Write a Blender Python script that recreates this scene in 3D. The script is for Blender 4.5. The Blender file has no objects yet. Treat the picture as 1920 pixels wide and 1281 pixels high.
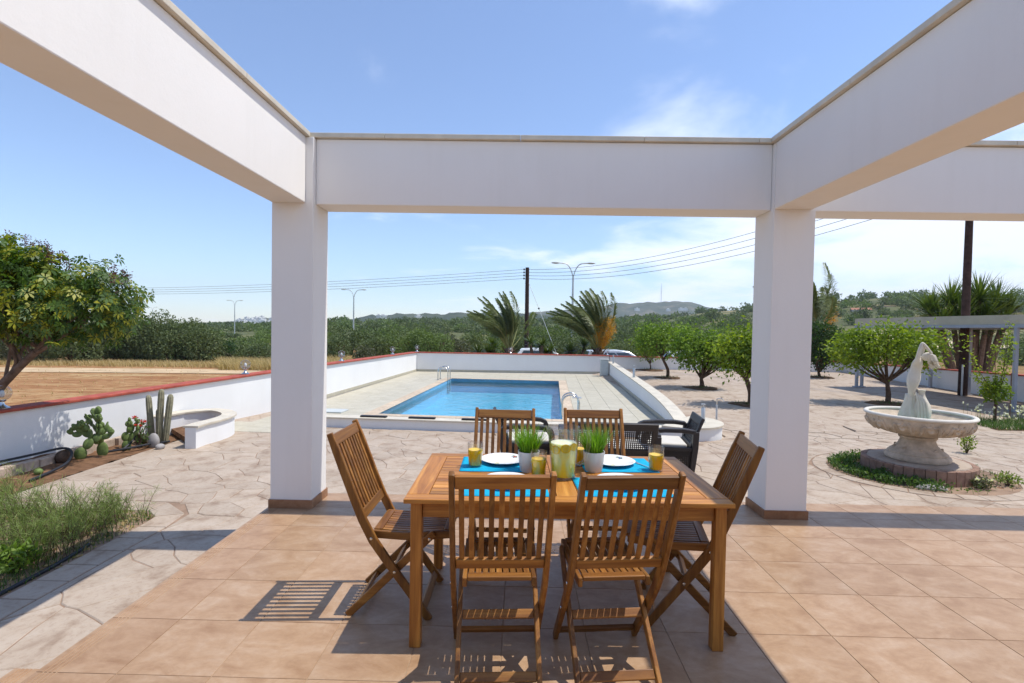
import bpy, bmesh, math, random
import numpy as np
from mathutils import Vector, Matrix, noise as mnoise

# ------------------------------------------------------------------ camera, world, sun, exposure
scene = bpy.context.scene
col = scene.collection
F, PITCH, YAW, ROLL, HC = 953.51, .0248, .0144, .0171, 1.98     # focal length in photo pixels, angles, eye height
fw = np.array([-math.sin(YAW)*math.cos(PITCH), math.cos(YAW)*math.cos(PITCH), -math.sin(PITCH)])
_r = np.array([math.cos(YAW), math.sin(YAW), 0]); _u = np.cross(_r, fw)
CR = _r*math.cos(ROLL)+_u*math.sin(ROLL); CU = -_r*math.sin(ROLL)+_u*math.cos(ROLL)
cam_d = bpy.data.cameras.new('camera'); cam = bpy.data.objects.new('camera', cam_d); col.objects.link(cam)
cam.matrix_world = Matrix(((CR[0], CU[0], -fw[0], 0), (CR[1], CU[1], -fw[1], 0), (CR[2], CU[2], -fw[2], HC), (0, 0, 0, 1)))
cam_d.sensor_width = 36; cam_d.lens = F/1920*36; cam_d.clip_start = .05; cam_d.clip_end = 20000
scene.camera = cam
SUN = Vector((.451, .05, 1)).normalized()
SUN_STRENGTH, SKY_STRENGTH, EXPOSURE = 3.75, .15, .34
world = bpy.data.worlds.new('World'); scene.world = world; world.use_nodes = True
wn, wl = world.node_tree.nodes, world.node_tree.links; wn.clear()
def wnode(t, **k):
    n = wn.new(t)
    for a, b in k.items(): setattr(n, a, b)
    return n
wout = wnode('ShaderNodeOutputWorld'); wbg = wnode('ShaderNodeBackground'); wbg.inputs['Strength'].default_value = SKY_STRENGTH
sky = wnode('ShaderNodeTexSky', sky_type='NISHITA', sun_disc=False)
sky.sun_elevation = math.asin(SUN.z); sky.sun_rotation = math.atan2(SUN.x, SUN.y)
sky.altitude = 50; sky.air_density = 1.0; sky.dust_density = .25; sky.ozone_density = 3.0
# clouds: thin noise clouds on a plane overhead, thicker and softer towards the horizon
tc = wnode('ShaderNodeTexCoord'); sep = wnode('ShaderNodeSeparateXYZ'); wl.new(tc.outputs['Generated'], sep.inputs[0])
def wmath(op, a, b=None, c=None, clamp=False):
    n = wnode('ShaderNodeMath', operation=op, use_clamp=clamp)
    for i, v in enumerate((a, b, c)):
        if v is None: continue
        if isinstance(v, (int, float)): n.inputs[i].default_value = v
        else: wl.new(v, n.inputs[i])
    return n.outputs[0]
zc = wmath('ADD', wmath('MAXIMUM', sep.outputs[2], 0.0), .16)
comb = wnode('ShaderNodeCombineXYZ')
wl.new(wmath('DIVIDE', sep.outputs[0], zc), comb.inputs[0]); wl.new(wmath('DIVIDE', sep.outputs[1], zc), comb.inputs[1])
cn = wnode('ShaderNodeTexNoise'); cn.inputs['Scale'].default_value = 1.25; cn.inputs['Detail'].default_value = 8; cn.inputs['Roughness'].default_value = .55
cn.inputs['Distortion'].default_value = .35
mp = wnode('ShaderNodeMapping'); mp.inputs['Location'].default_value = (3.3, 1.2, 0); wl.new(comb.outputs[0], mp.inputs[0]); wl.new(mp.outputs[0], cn.inputs['Vector'])
cb = wnode('ShaderNodeTexNoise'); cb.inputs['Scale'].default_value = .22; cb.inputs['Detail'].default_value = 1
wl.new(mp.outputs[0], cb.inputs['Vector'])
# coverage grows towards the seaward (+X) horizon
side = wmath('MULTIPLY', sep.outputs[0], .15)
low = wmath('MULTIPLY', wmath('MULTIPLY', wmath('SUBTRACT', .45, sep.outputs[2], clamp=True), .75), wmath('MULTIPLY_ADD', sep.outputs[0], 1.1, .32, clamp=True))
cov = wmath('ADD', wmath('ADD', cn.outputs[0], side), wmath('ADD', low, wmath('MULTIPLY', wmath('SUBTRACT', cb.outputs[0], .5), .25)))
cr = wnode('ShaderNodeValToRGB'); cr.color_ramp.elements[0].position = .56; cr.color_ramp.elements[1].position = .84
cr.color_ramp.interpolation = 'EASE'
wl.new(cov, cr.inputs[0])
mixc = wnode('ShaderNodeMix', data_type='RGBA'); mixc.inputs['B'].default_value = (6.6, 7.0, 7.7, 1)
wl.new(wmath('MULTIPLY_ADD', cr.outputs[0], .80, .05), mixc.inputs['Factor']); tint = wnode('ShaderNodeMix', data_type='RGBA', blend_type='MULTIPLY'); tint.inputs[0].default_value = 1; tint.inputs['B'].default_value = (.94, .99, 1.09, 1); wl.new(sky.outputs[0], tint.inputs['A']); wl.new(tint.outputs['Result'], mixc.inputs['A'])
wl.new(mixc.outputs['Result'], wbg.inputs['Color']); wl.new(wbg.outputs[0], wout.inputs[0])
sd = bpy.data.lights.new('sun', 'SUN'); sd.energy = SUN_STRENGTH; sd.angle = math.radians(.5); sd.color = (1, .955, .88)
so = bpy.data.objects.new('sun', sd); col.objects.link(so); so.rotation_euler = SUN.to_track_quat('Z', 'Y').to_euler(); so.location = (6, 0, 12)
vs = scene.view_settings; vs.view_transform = 'Standard'; vs.look = 'None'; vs.exposure = EXPOSURE; vs.gamma = 1; vs.use_curve_mapping = False
scene.render.engine = 'CYCLES'
scene.cycles.max_bounces = 8; scene.cycles.transparent_max_bounces = 24; scene.cycles.diffuse_bounces = 4
scene.cycles.caustics_reflective = False; scene.cycles.caustics_refractive = False
scene.render.resolution_x, scene.render.resolution_y = 1024, 683

# ------------------------------------------------------------------ pixel to place
C0 = np.array([0, 0, HC])
def ray(x, y): return fw+CR*(x-960)/F+CU*(640.5-y)/F
def PZ(x, y, z=0.): d = ray(x, y); return Vector(C0+d*((z-HC)/d[2]))
def PY(x, y, Y): d = ray(x, y); return Vector(C0+d*(Y/d[1]))
def garden(x, y):                                # the paved garden right of the pool climbs gently towards the street
    if x < 3.3 or y < 9.5: return 0.
    return .28*min(1, (y-9.5)/13)*min(1, (x-3.3)/1.5)
def PG(x, y):
    p = PZ(x, y, 0)
    for i in range(6): p = PZ(x, y, garden(p.x, p.y))
    return p
rng = np.random.default_rng(7); random.seed(7)
pi = math.pi

# ------------------------------------------------------------------ materials
def new_mat(name):
    m = bpy.data.materials.new(name); m.use_nodes = True
    return m, m.node_tree.nodes, m.node_tree.links, m.node_tree.nodes['Principled BSDF']
def rgb(c): return (c[0], c[1], c[2], 1)
def coords(n, l, scale=(1, 1, 1), rand=0):
    t = n.new('ShaderNodeTexCoord'); mp = n.new('ShaderNodeMapping'); mp.inputs['Scale'].default_value = scale
    l.new(t.outputs['Object'], mp.inputs['Vector'])
    if rand:
        oi = n.new('ShaderNodeObjectInfo'); mu = n.new('ShaderNodeMath'); mu.operation = 'MULTIPLY'; mu.inputs[1].default_value = rand
        l.new(oi.outputs['Random'], mu.inputs[0]); cx = n.new('ShaderNodeCombineXYZ')
        for i in range(3): l.new(mu.outputs[0], cx.inputs[i])
        l.new(cx.outputs[0], mp.inputs['Location'])
    return mp.outputs[0]
def ntex(n, l, vec, scale, detail=4, rough=.55, dist=0):
    t = n.new('ShaderNodeTexNoise'); t.inputs['Scale'].default_value = scale; t.inputs['Detail'].default_value = detail
    t.inputs['Roughness'].default_value = rough; t.inputs['Distortion'].default_value = dist
    l.new(vec, t.inputs['Vector']); return t.outputs[0]
def ramp(n, l, fac, stops):
    r = n.new('ShaderNodeValToRGB'); e = r.color_ramp.elements
    while len(e) < len(stops): e.new(.5)
    for i, (p, c) in enumerate(stops): e[i].position = p; e[i].color = rgb(c)
    l.new(fac, r.inputs[0]); return r.outputs[0]
def mixrgb(n, l, fac, a, b, mode='MIX'):
    m = n.new('ShaderNodeMix'); m.data_type = 'RGBA'; m.blend_type = mode
    for k, v in (('Factor', fac), ('A', a), ('B', b)):
        s = m.inputs[k] if k != 'Factor' else m.inputs[0]
        if isinstance(v, (int, float)): s.default_value = v
        elif isinstance(v, (tuple, list)): s.default_value = rgb(v)
        else: l.new(v, s)
    return m.outputs['Result']
def add_bump(n, l, b, h, strength, dist=.01):
    bp = n.new('ShaderNodeBump'); bp.inputs['Strength'].default_value = strength; bp.inputs['Distance'].default_value = dist
    l.new(h, bp.inputs['Height']); l.new(bp.outputs[0], b.inputs['Normal'])
def pmat(name, c, rough=.6, spec=.4, var=.12, vscale=3, bscale=60, bump=.15, metal=0, rand=7, rvar=0, c2=None):
    m, n, l, b = new_mat(name)
    v = coords(n, l, rand=rand); f = ntex(n, l, v, vscale, 5)
    d = tuple(x*(1-var) for x in c); e = tuple(min(1, x*(1+var)) for x in c) if c2 is None else c2
    cc = ramp(n, l, f, [(.3, d), (.7, e)])
    if rvar:
        oi = n.new('ShaderNodeObjectInfo'); mr = n.new('ShaderNodeMapRange'); mr.inputs[3].default_value = 1-rvar; mr.inputs[4].default_value = 1+rvar
        l.new(oi.outputs['Random'], mr.inputs[0]); hs = n.new('ShaderNodeHueSaturation'); l.new(mr.outputs[0], hs.inputs['Value']); l.new(cc, hs.inputs['Color']); cc = hs.outputs[0]
    l.new(cc, b.inputs['Base Color'])
    b.inputs['Roughness'].default_value = rough; b.inputs['Metallic'].default_value = metal; b.inputs['Specular IOR Level'].default_value = spec
    if bump: add_bump(n, l, b, ntex(n, l, v, bscale, 3), bump, .004)
    return m
M = {}
def plaster(name, c, dirt=.05):
    m, n, l, b = new_mat(name); v = coords(n, l)
    f = ntex(n, l, v, .9, 6); cc = ramp(n, l, f, [(.25, tuple(x*(1-dirt) for x in c)), (.7, c)])
    v2 = coords(n, l, (5, 5, .5)); st_ = ntex(n, l, v2, 1.6, 5, .65)
    cc = mixrgb(n, l, .3, cc, ramp(n, l, st_, [(.30, (.93, .925, .91)), (.5, (1, 1, 1))]), 'MULTIPLY')
    l.new(cc, b.inputs['Base Color']); b.inputs['Roughness'].default_value = .85; b.inputs['Specular IOR Level'].default_value = .2
    hsum = n.new('ShaderNodeMath'); hsum.operation = 'MULTIPLY_ADD'; hsum.inputs[1].default_value = 2.5; l.new(ntex(n, l, v, 3.5, 3), hsum.inputs[0]); l.new(ntex(n, l, v, 55, 6, .7), hsum.inputs[2])
    add_bump(n, l, b, hsum.outputs[0], .16, .006); return m
M['plaster'] = plaster('white_plaster', (.82, .80, .765))
M['wall_white'] = plaster('wall_white_paint', (.80, .805, .80), .07)
def wood(name, axis, tone=1.):
    m, n, l, b = new_mat(name); sc = [26, 26, 26]; sc[axis] = 1.6
    v = coords(n, l, tuple(sc), rand=11)
    f = ntex(n, l, v, 1., 5, .6, .6); g = ntex(n, l, v, 4.5, 3, .6)
    cc = ramp(n, l, f, [(.28, (.17*tone, .058*tone, .010*tone)), (.5, (.32*tone, .13*tone, .024*tone)), (.74, (.47*tone, .222*tone, .048*tone))])
    oi = n.new('ShaderNodeObjectInfo'); mr = n.new('ShaderNodeMapRange'); mr.inputs[3].default_value = .62; mr.inputs[4].default_value = 1.25
    l.new(oi.outputs['Random'], mr.inputs[0]); hs = n.new('ShaderNodeHueSaturation'); l.new(mr.outputs[0], hs.inputs['Value']); l.new(cc, hs.inputs['Color'])
    l.new(mixrgb(n, l, .35, hs.outputs[0], ramp(n, l, g, [(.3, (.55, .5, .45)), (.7, (1, 1, 1))]), 'MULTIPLY'), b.inputs['Base Color'])
    b.inputs['Roughness'].default_value = .47; b.inputs['Specular IOR Level'].default_value = .35
    b.inputs['Coat Weight'].default_value = .06; b.inputs['Coat Roughness'].default_value = .3
    add_bump(n, l, b, f, .08, .003); return m
for i, a in enumerate('xyz'): M['wood_'+a] = wood('teak_grain_'+a, i, .84)
for i, a in enumerate('xyz'): M['twood_'+a] = wood('table_teak_grain_'+a, i, 1.35)
def tile_mat(name, c0, c1, c2, rough=.42, sc=2.2, rv=.06):
    m, n, l, b = new_mat(name); v = coords(n, l, (1, 1.5, 1), rand=37)
    f = ntex(n, l, v, sc*1.9, 8, .68, .5); g = ntex(n, l, v, sc*11, 5, .7)
    cc = ramp(n, l, f, [(.33, c0), (.5, c1), (.68, c2)])
    cc = mixrgb(n, l, .4, cc, ramp(n, l, g, [(.35, (.76, .7, .64)), (.62, (1, 1, 1))]), 'MULTIPLY')
    oi = n.new('ShaderNodeObjectInfo'); mr = n.new('ShaderNodeMapRange'); mr.inputs[3].default_value = 1-rv; mr.inputs[4].default_value = 1+rv
    l.new(oi.outputs['Random'], mr.inputs[0]); hs = n.new('ShaderNodeHueSaturation'); l.new(mr.outputs[0], hs.inputs['Value']); l.new(cc, hs.inputs['Color'])
    l.new(hs.outputs[0], b.inputs['Base Color']); b.inputs['Roughness'].default_value = rough; b.inputs['Specular IOR Level'].default_value = .35
    add_bump(n, l, b, f, .08, .003); return m
M['tile'] = tile_mat('terracotta_floor_tile', (.315, .185, .098), (.395, .252, .146), (.455, .318, .21))
M['plinth'] = tile_mat('terracotta_plinth_tile', (.22, .105, .05), (.30, .15, .075), (.38, .21, .12))
M['nosing'] = tile_mat('terracotta_step_nosing', (.31, .178, .093), (.395, .247, .142), (.45, .30, .188))
M['grout'] = pmat('tile_grout', (.37, .26, .17), .9, .1)
def paving(name, sheet):
    m, n, l, b = new_mat(name); v = coords(n, l, rand=0 if sheet else 0)
    f = ntex(n, l, v, 3.2, 7, .62, .5); g = ntex(n, l, v, 26, 4, .65, .3); w = ntex(n, l, v, .5, 3)
    cc = ramp(n, l, f, [(.32, (.28, .20, .142)), (.46, (.415, .33, .252)), (.68, (.475, .395, .315))])
    cc = mixrgb(n, l, .35, cc, ramp(n, l, g, [(.33, (.62, .52, .46)), (.5, (1, 1, 1))]), 'MULTIPLY')
    cc = mixrgb(n, l, .5, cc, ramp(n, l, w, [(.3, (.86, .84, .82)), (.7, (1, 1, 1))]), 'MULTIPLY')
    if sheet:
        vo = n.new('ShaderNodeTexVoronoi'); vo.feature = 'DISTANCE_TO_EDGE'; vo.inputs['Scale'].default_value = 2.0
        wv = n.new('ShaderNodeMix'); wv.data_type = 'VECTOR'; wv.inputs[0].default_value = .08
        nt = n.new('ShaderNodeTexNoise'); nt.inputs['Scale'].default_value = 2.4; l.new(v, nt.inputs['Vector'])
        l.new(v, wv.inputs['A']); l.new(nt.outputs['Color'], wv.inputs['B']); l.new(wv.outputs['Result'], vo.inputs['Vector'])
        j = ramp(n, l, vo.outputs['Distance'], [(.0, (.0, .0, .0)), (.045, (1, 1, 1))])
        cc = mixrgb(n, l, j, mixrgb(n, l, .42, cc, (.27, .19, .14)), cc)
        add_bump(n, l, b, j, .5, .01)
    else: add_bump(n, l, b, g, .3, .006)
    if not sheet:
        oi = n.new('ShaderNodeObjectInfo'); mr = n.new('ShaderNodeMapRange'); mr.inputs[3].default_value = .93; mr.inputs[4].default_value = 1.06
        l.new(oi.outputs['Random'], mr.inputs[0]); hs = n.new('ShaderNodeHueSaturation'); l.new(mr.outputs[0], hs.inputs['Value']); l.new(cc, hs.inputs['Color']); cc = hs.outputs[0]
    l.new(cc, b.inputs['Base Color']); b.inputs['Roughness'].default_value = .7; b.inputs['Specular IOR Level'].default_value = .25; return m
M['stone'] = paving('stamped_concrete_stone', False); M['paving'] = paving('stamped_concrete_far', True)
M['joint'] = pmat('stamped_concrete_joint', (.27, .185, .13), .9, .1, .25, 4)
M['cap'] = pmat('cream_marble_coping', (.60, .54, .43), .5, .4, .12, 6)
M['redcap'] = pmat('terracotta_red_cap_paint', (.37, .085, .058), .75, .2, .25, 6)
M['deck'] = tile_mat('cream_deck_tile', (.44, .405, .31), (.49, .455, .355), (.53, .495, .40), .55, 1.5, .035)
M['deckjoint'] = pmat('deck_joint', (.42, .39, .33), .9, .1)
M['skirting'] = pmat('beige_skirting', (.46, .43, .34), .6, .3, .08, 4)
M['coping'] = pmat('sandy_pool_coping', (.52, .42, .31), .75, .2, .2, 12, rvar=.1)
M['soil'] = pmat('brown_soil', (.13, .075, .042), .95, .1, .5, 9, 70, .9, rand=0)
M['soil_red'] = pmat('reddish_soil', (.165, .09, .05), .95, .1, .4, 9, 70, .9, rand=0)
M['brick'] = pmat('kerb_brick', (.46, .36, .28), .8, .2, .25, 14, rvar=.15)
M['brick_red'] = pmat('pedestal_brick', (.27, .17, .125), .8, .2, .22, 16, rvar=.15)
M['steel'] = pmat('polished_steel', (.62, .62, .60), .18, .5, .04, 5, 200, .02, 1)
M['galv'] = pmat('galvanised_steel', (.52, .54, .55), .45, .5, .1, 8, 100, .05, .7)
M['black'] = pmat('black_plastic', (.012, .012, .013), .5, .4, .2, 9)
M['rubber'] = pmat('black_irrigation_hose', (.018, .02, .026), .55, .4, .2, 20)
M['grey_box'] = pmat('grey_enamel_box', (.50, .53, .52), .5, .4, .08, 3)
M['trunk'] = pmat('brown_bark', (.10, .065, .045), .9, .1, .35, 14, 45, .8)
M['trunk_pale'] = pmat('pale_bark', (.17, .12, .09), .9, .1, .35, 14, 45, .8)
M['pole'] = pmat('dark_timber_pole', (.055, .032, .026), .85, .2, .35, 9, 40, .5)
M['wire'] = pmat('dark_cable', (.05, .05, .06), .6, .3)
M['ceramic'] = pmat('white_porcelain', (.80, .80, .79), .12, .5, .02, 3, 50, 0)
M['pot'] = pmat('pale_grey_pot', (.62, .63, .60), .35, .5, .03, 8, 60, .03)
M['cloth'] = pmat('turquoise_placemat', (.006, .36, .58), .8, .2, .12, 30, 400, .5, rand=0)
M['cushion'] = pmat('off_white_cushion', (.62, .59, .53), .9, .2, .05, 6, 300, .2)
M['fork'] = M['steel']
def leaf_mat(name, cols, trans=.35, rough=.5, scale=1.2, spec=.35):
    m, n, l, b = new_mat(name)
    at = n.new('ShaderNodeAttribute'); at.attribute_name = 'v'
    v = coords(n, l); f = ntex(n, l, v, scale, 3)
    ad = n.new('ShaderNodeMath'); ad.operation = 'MULTIPLY_ADD'; ad.inputs[1].default_value = .62; l.new(at.outputs['Fac'], ad.inputs[0])
    mu = n.new('ShaderNodeMath'); mu.operation = 'MULTIPLY'; mu.inputs[1].default_value = .38; l.new(f, mu.inputs[0]); l.new(mu.outputs[0], ad.inputs[2])
    k = len(cols); cc = ramp(n, l, ad.outputs[0], [(.12+.76*i/(k-1), c) for i, c in enumerate(cols)])
    l.new(cc, b.inputs['Base Color']); b.inputs['Roughness'].default_value = rough; b.inputs['Specular IOR Level'].default_value = spec
    tr = n.new('ShaderNodeBsdfTranslucent'); br = n.new('ShaderNodeMix'); br.data_type = 'RGBA'; br.blend_type = 'MULTIPLY'; br.inputs[0].default_value = 1
    l.new(cc, br.inputs['A']); br.inputs['B'].default_value = (1.5, 1.6, .7, 1); l.new(br.outputs['Result'], tr.inputs['Color'])
    ms = n.new('ShaderNodeMixShader'); ms.inputs[0].default_value = trans
    l.new(b.outputs[0], ms.inputs[1]); l.new(tr.outputs[0], ms.inputs[2]); l.new(ms.outputs[0], n['Material Output'].inputs['Surface']); return m
M['citrus'] = leaf_mat('citrus_leaf', [(.05, .10, .014), (.14, .23, .026), (.28, .38, .05)])
M['citrus_y'] = leaf_mat('lemon_leaf_yellow_green', [(.06, .11, .012), (.18, .26, .02), (.34, .40, .03)])
M['dark_leaf'] = leaf_mat('dark_evergreen_leaf', [(.02, .05, .016), (.04, .085, .024), (.07, .12, .03)])
M['umbrella'] = leaf_mat('variegated_leaf', [(.022, .05, .012), (.05, .10, .018), (.09, .16, .025), (.38, .36, .03)], .3)
M['panicle'] = leaf_mat('purple_flower_stalk', [(.09, .03, .035), (.16, .06, .06)], .2)
M['scrub'] = leaf_mat('mastic_scrub_leaf', [(.055, .08, .034), (.105, .14, .056), (.17, .205, .085)], .25, .7, .12)
M['scrub_green'] = leaf_mat('fresh_scrub_leaf', [(.06, .095, .028), (.11, .16, .045), (.17, .23, .07)], .3, .65, .3)
M['scrub_grey'] = leaf_mat('grey_green_scrub_leaf', [(.07, .075, .045), (.11, .12, .07), (.16, .16, .10)], .25, .7, .3)
M['palm'] = leaf_mat('palm_leaflet', [(.09, .12, .045), (.16, .20, .08), (.27, .29, .13)], .25, .45, 2)
M['palm_rachis'] = pmat('palm_frond_rib', (.24, .25, .09), .6, .3)
M['date'] = leaf_mat('orange_date_stalk', [(.5, .22, .01), (.62, .3, .015), (.7, .38, .03)], .2)
M['yucca'] = leaf_mat('yucca_blade', [(.03, .065, .012), (.07, .12, .02), (.15, .19, .04)], .2, .4)
M['grass'] = leaf_mat('potted_grass_blade', [(.06, .16, .01), (.14, .30, .015), (.25, .42, .03)], .35, .4)
M['weed'] = leaf_mat('feathery_green', [(.11, .16, .035), (.20, .27, .07), (.32, .37, .13)], .3)
M['herb'] = leaf_mat('ground_cover_leaf', [(.035, .08, .015), (.07, .14, .025), (.13, .2, .04)], .3)
M['straw'] = leaf_mat('dry_straw_grass', [(.30, .21, .09), (.44, .33, .16), (.56, .45, .25)], .3, .8, .5)
M['bloom_pink'] = leaf_mat('pink_oleander_flower', [(.5, .16, .25), (.65, .28, .36)], .3)
M['bloom_red'] = leaf_mat('red_flower', [(.55, .02, .02), (.75, .06, .04)], .3)
M['bloom_white'] = leaf_mat('white_flower', [(.75, .75, .65), (.85, .85, .8)], .3)
M['cactus'] = pmat('cactus_pad', (.125, .175, .05), .6, .3, .3, 22, 90, .4)
M['column_cactus'] = pmat('column_cactus_skin', (.25, .235, .155), .7, .2, .25, 18, 60, .6)
M['rock'] = pmat('grey_pebble', (.34, .32, .31), .7, .3, .2, 10)
def schlick(n, l, f0, normal, power=5):
    lw = n.new('ShaderNodeLayerWeight'); lw.inputs[0].default_value = .5
    if normal is not None: l.new(normal, lw.inputs['Normal'])
    p = n.new('ShaderNodeMath'); p.operation = 'POWER'; p.inputs[1].default_value = power; l.new(lw.outputs['Facing'], p.inputs[0])
    a = n.new('ShaderNodeMath'); a.operation = 'MULTIPLY_ADD'; a.inputs[1].default_value = 1-f0; a.inputs[2].default_value = f0; l.new(p.outputs[0], a.inputs[0]); return a
def glass(name, tint=(1, 1, 1), refl=1.0):
    m, n, l, b = new_mat(name); n.remove(b)
    t = n.new('ShaderNodeBsdfTransparent'); t.inputs[0].default_value = rgb(tint); g = n.new('ShaderNodeBsdfGlossy'); g.inputs['Roughness'].default_value = .02
    mu = schlick(n, l, .04*refl, None, 4)
    rf = n.new('ShaderNodeBsdfRefraction'); rf.inputs['IOR'].default_value = 1.45; rf.inputs['Roughness'].default_value = 0; m0 = n.new('ShaderNodeMixShader'); m0.inputs[0].default_value = .08
    l.new(t.outputs[0], m0.inputs[1]); l.new(rf.outputs[0], m0.inputs[2])
    ms = n.new('ShaderNodeMixShader'); l.new(mu.outputs[0], ms.inputs[0]); l.new(m0.outputs[0], ms.inputs[1]); l.new(g.outputs[0], ms.inputs[2]); l.new(ms.outputs[0], n['Material Output'].inputs['Surface']); return m
M['glass'] = glass('clear_glass', (.985, .99, .988), 1.1); M['globe'] = glass('globe_glass', (.9, .92, .93), 1.4)
def liquid(name, stops, z0, z1, rough=.12, sss=.25):
    m, n, l, b = new_mat(name); t = n.new('ShaderNodeTexCoord'); s = n.new('ShaderNodeSeparateXYZ'); l.new(t.outputs['Object'], s.inputs[0])
    nz = n.new('ShaderNodeTexNoise'); nz.inputs['Scale'].default_value = 30; nz.inputs['Detail'].default_value = 3; l.new(t.outputs['Object'], nz.inputs['Vector'])
    ad = n.new('ShaderNodeMath'); ad.operation = 'MULTIPLY_ADD'; ad.inputs[1].default_value = .006; l.new(nz.outputs[0], ad.inputs[0]); l.new(s.outputs[2], ad.inputs[2])
    mr = n.new('ShaderNodeMapRange'); mr.inputs[1].default_value = z0+.003; mr.inputs[2].default_value = z1+.003; l.new(ad.outputs[0], mr.inputs[0])
    cc = ramp(n, l, mr.outputs[0], stops); l.new(cc, b.inputs['Base Color']); b.inputs['Roughness'].default_value = rough
    b.inputs['Subsurface Weight'].default_value = .7; b.inputs['Subsurface Radius'].default_value = (1, 1, .3); b.inputs['Subsurface Scale'].default_value = .05; return m
M['juice'] = liquid('orange_juice', [(0, (.99, .50, .001)), (.5, (.99, .55, .001)), (1, (.99, .58, .002))], 0, .1)
M['lemonade'] = liquid('lemonade', [(0, (.97, .74, .01)), (.35, (.96, .80, .07)), (.75, (.93, .88, .34)), (1, (.9, .9, .55))], 0, .2)
M['lemon'] = pmat('lemon_peel', (.85, .58, .01), .4, .4, .06, 20)
M['lemon_flesh'] = pmat('lemon_flesh', (.80, .66, .12), .3, .4, .1, 60)
def water():
    m, n, l, b = new_mat('pool_water'); n.remove(b); v = coords(n, l)
    t = n.new('ShaderNodeBsdfTransparent'); t.inputs[0].default_value = (.70, .97, 1, 1); g = n.new('ShaderNodeBsdfGlossy'); g.inputs['Roughness'].default_value = .04
    bp = n.new('ShaderNodeBump'); bp.inputs['Strength'].default_value = .55; bp.inputs['Distance'].default_value = .05
    l.new(ntex(n, l, v, 3.2, 4, .6, .5), bp.inputs['Height']); l.new(bp.outputs[0], g.inputs['Normal']); fr = schlick(n, l, .02, bp.outputs[0])
    ms = n.new('ShaderNodeMixShader'); l.new(fr.outputs[0], ms.inputs[0]); l.new(t.outputs[0], ms.inputs[1]); l.new(g.outputs[0], ms.inputs[2]); l.new(ms.outputs[0], n['Material Output'].inputs['Surface']); return m
M['water'] = water()
def poolmosaic():
    m, n, l, b = new_mat('blue_pool_mosaic'); v = coords(n, l)
    bt = n.new('ShaderNodeTexBrick'); bt.offset = 0; bt.inputs['Scale'].default_value = 1; bt.inputs['Brick Width'].default_value = .05; bt.inputs['Row Height'].default_value = .05; bt.inputs['Mortar Size'].default_value = .003
    bt.inputs['Color1'].default_value = (.075, .43, .60, 1); bt.inputs['Color2'].default_value = (.12, .50, .66, 1); bt.inputs['Mortar'].default_value = (.30, .62, .85, 1)
    l.new(v, bt.inputs['Vector']); w = ntex(n, l, v, 2.2, 4, .6, .8)
    l.new(mixrgb(n, l, .5, bt.outputs[0], ramp(n, l, w, [(.35, (.78, .84, .9)), (.65, (1, 1, 1))]), 'MULTIPLY'), b.inputs['Base Color']); b.inputs['Roughness'].default_value = .4; return m
M['mosaic'] = poolmosaic()
def wicker():
    m, n, l, b = new_mat('dark_brown_resin_wicker'); v = coords(n, l, (1, 1, 1))
    ch = n.new('ShaderNodeTexChecker'); ch.inputs['Scale'].default_value = 90; l.new(v, ch.inputs['Vector'])
    b.inputs['Base Color'].default_value = (.022, .016, .016, 1); b.inputs['Roughness'].default_value = .45
    l.new(mixrgb(n, l, ch.outputs['Fac'], (.016, .012, .012), (.034, .027, .026)), b.inputs['Base Color'])
    add_bump(n, l, b, ch.outputs['Fac'], .5, .003); return m
M['wicker'] = wicker()
M['fstone'] = pmat('carved_fountain_stone', (.52, .42, .315), .8, .2, .25, 9, 50, .4, rand=0)
M['fstone_rim'] = pmat('fountain_rim_stone', (.64, .60, .53), .75, .2, .1, 7, 50, .2, rand=0)
M['marble'] = pmat('weathered_white_marble', (.64, .58, .47), .6, .3, .1, 5, 40, .2, rand=0)
M['carpaint'] = pmat('white_car_paint', (.72, .74, .75), .2, .5, .02, 2, 50, 0)
M['carpaint_s'] = pmat('silver_car_paint', (.50, .52, .55), .22, .5, .02, 2, 50, 0, .3)
M['carglass'] = pmat('car_window_glass', (.05, .07, .085), .06, .6, .1, 2, 50, 0)
M['canopy'] = pmat('beige_canopy_sheet', (.46, .41, .31), .6, .3, .1, 3)
M['canopy_metal'] = pmat('grey_painted_steel', (.34, .36, .40), .5, .4, .1, 4)
M['roof'] = pmat('terracotta_roof', (.33, .15, .09), .8, .2, .2, 4)
M['house_white'] = pmat('white_house_wall', (.70, .69, .65), .85, .2, .08, .5, 10, .1, rvar=.12)
M['window_dark'] = pmat('dark_window', (.05, .06, .07), .3, .5)
M['blue_sign'] = pmat('blue_sign_board', (.02, .10, .42), .5, .4)

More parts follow.
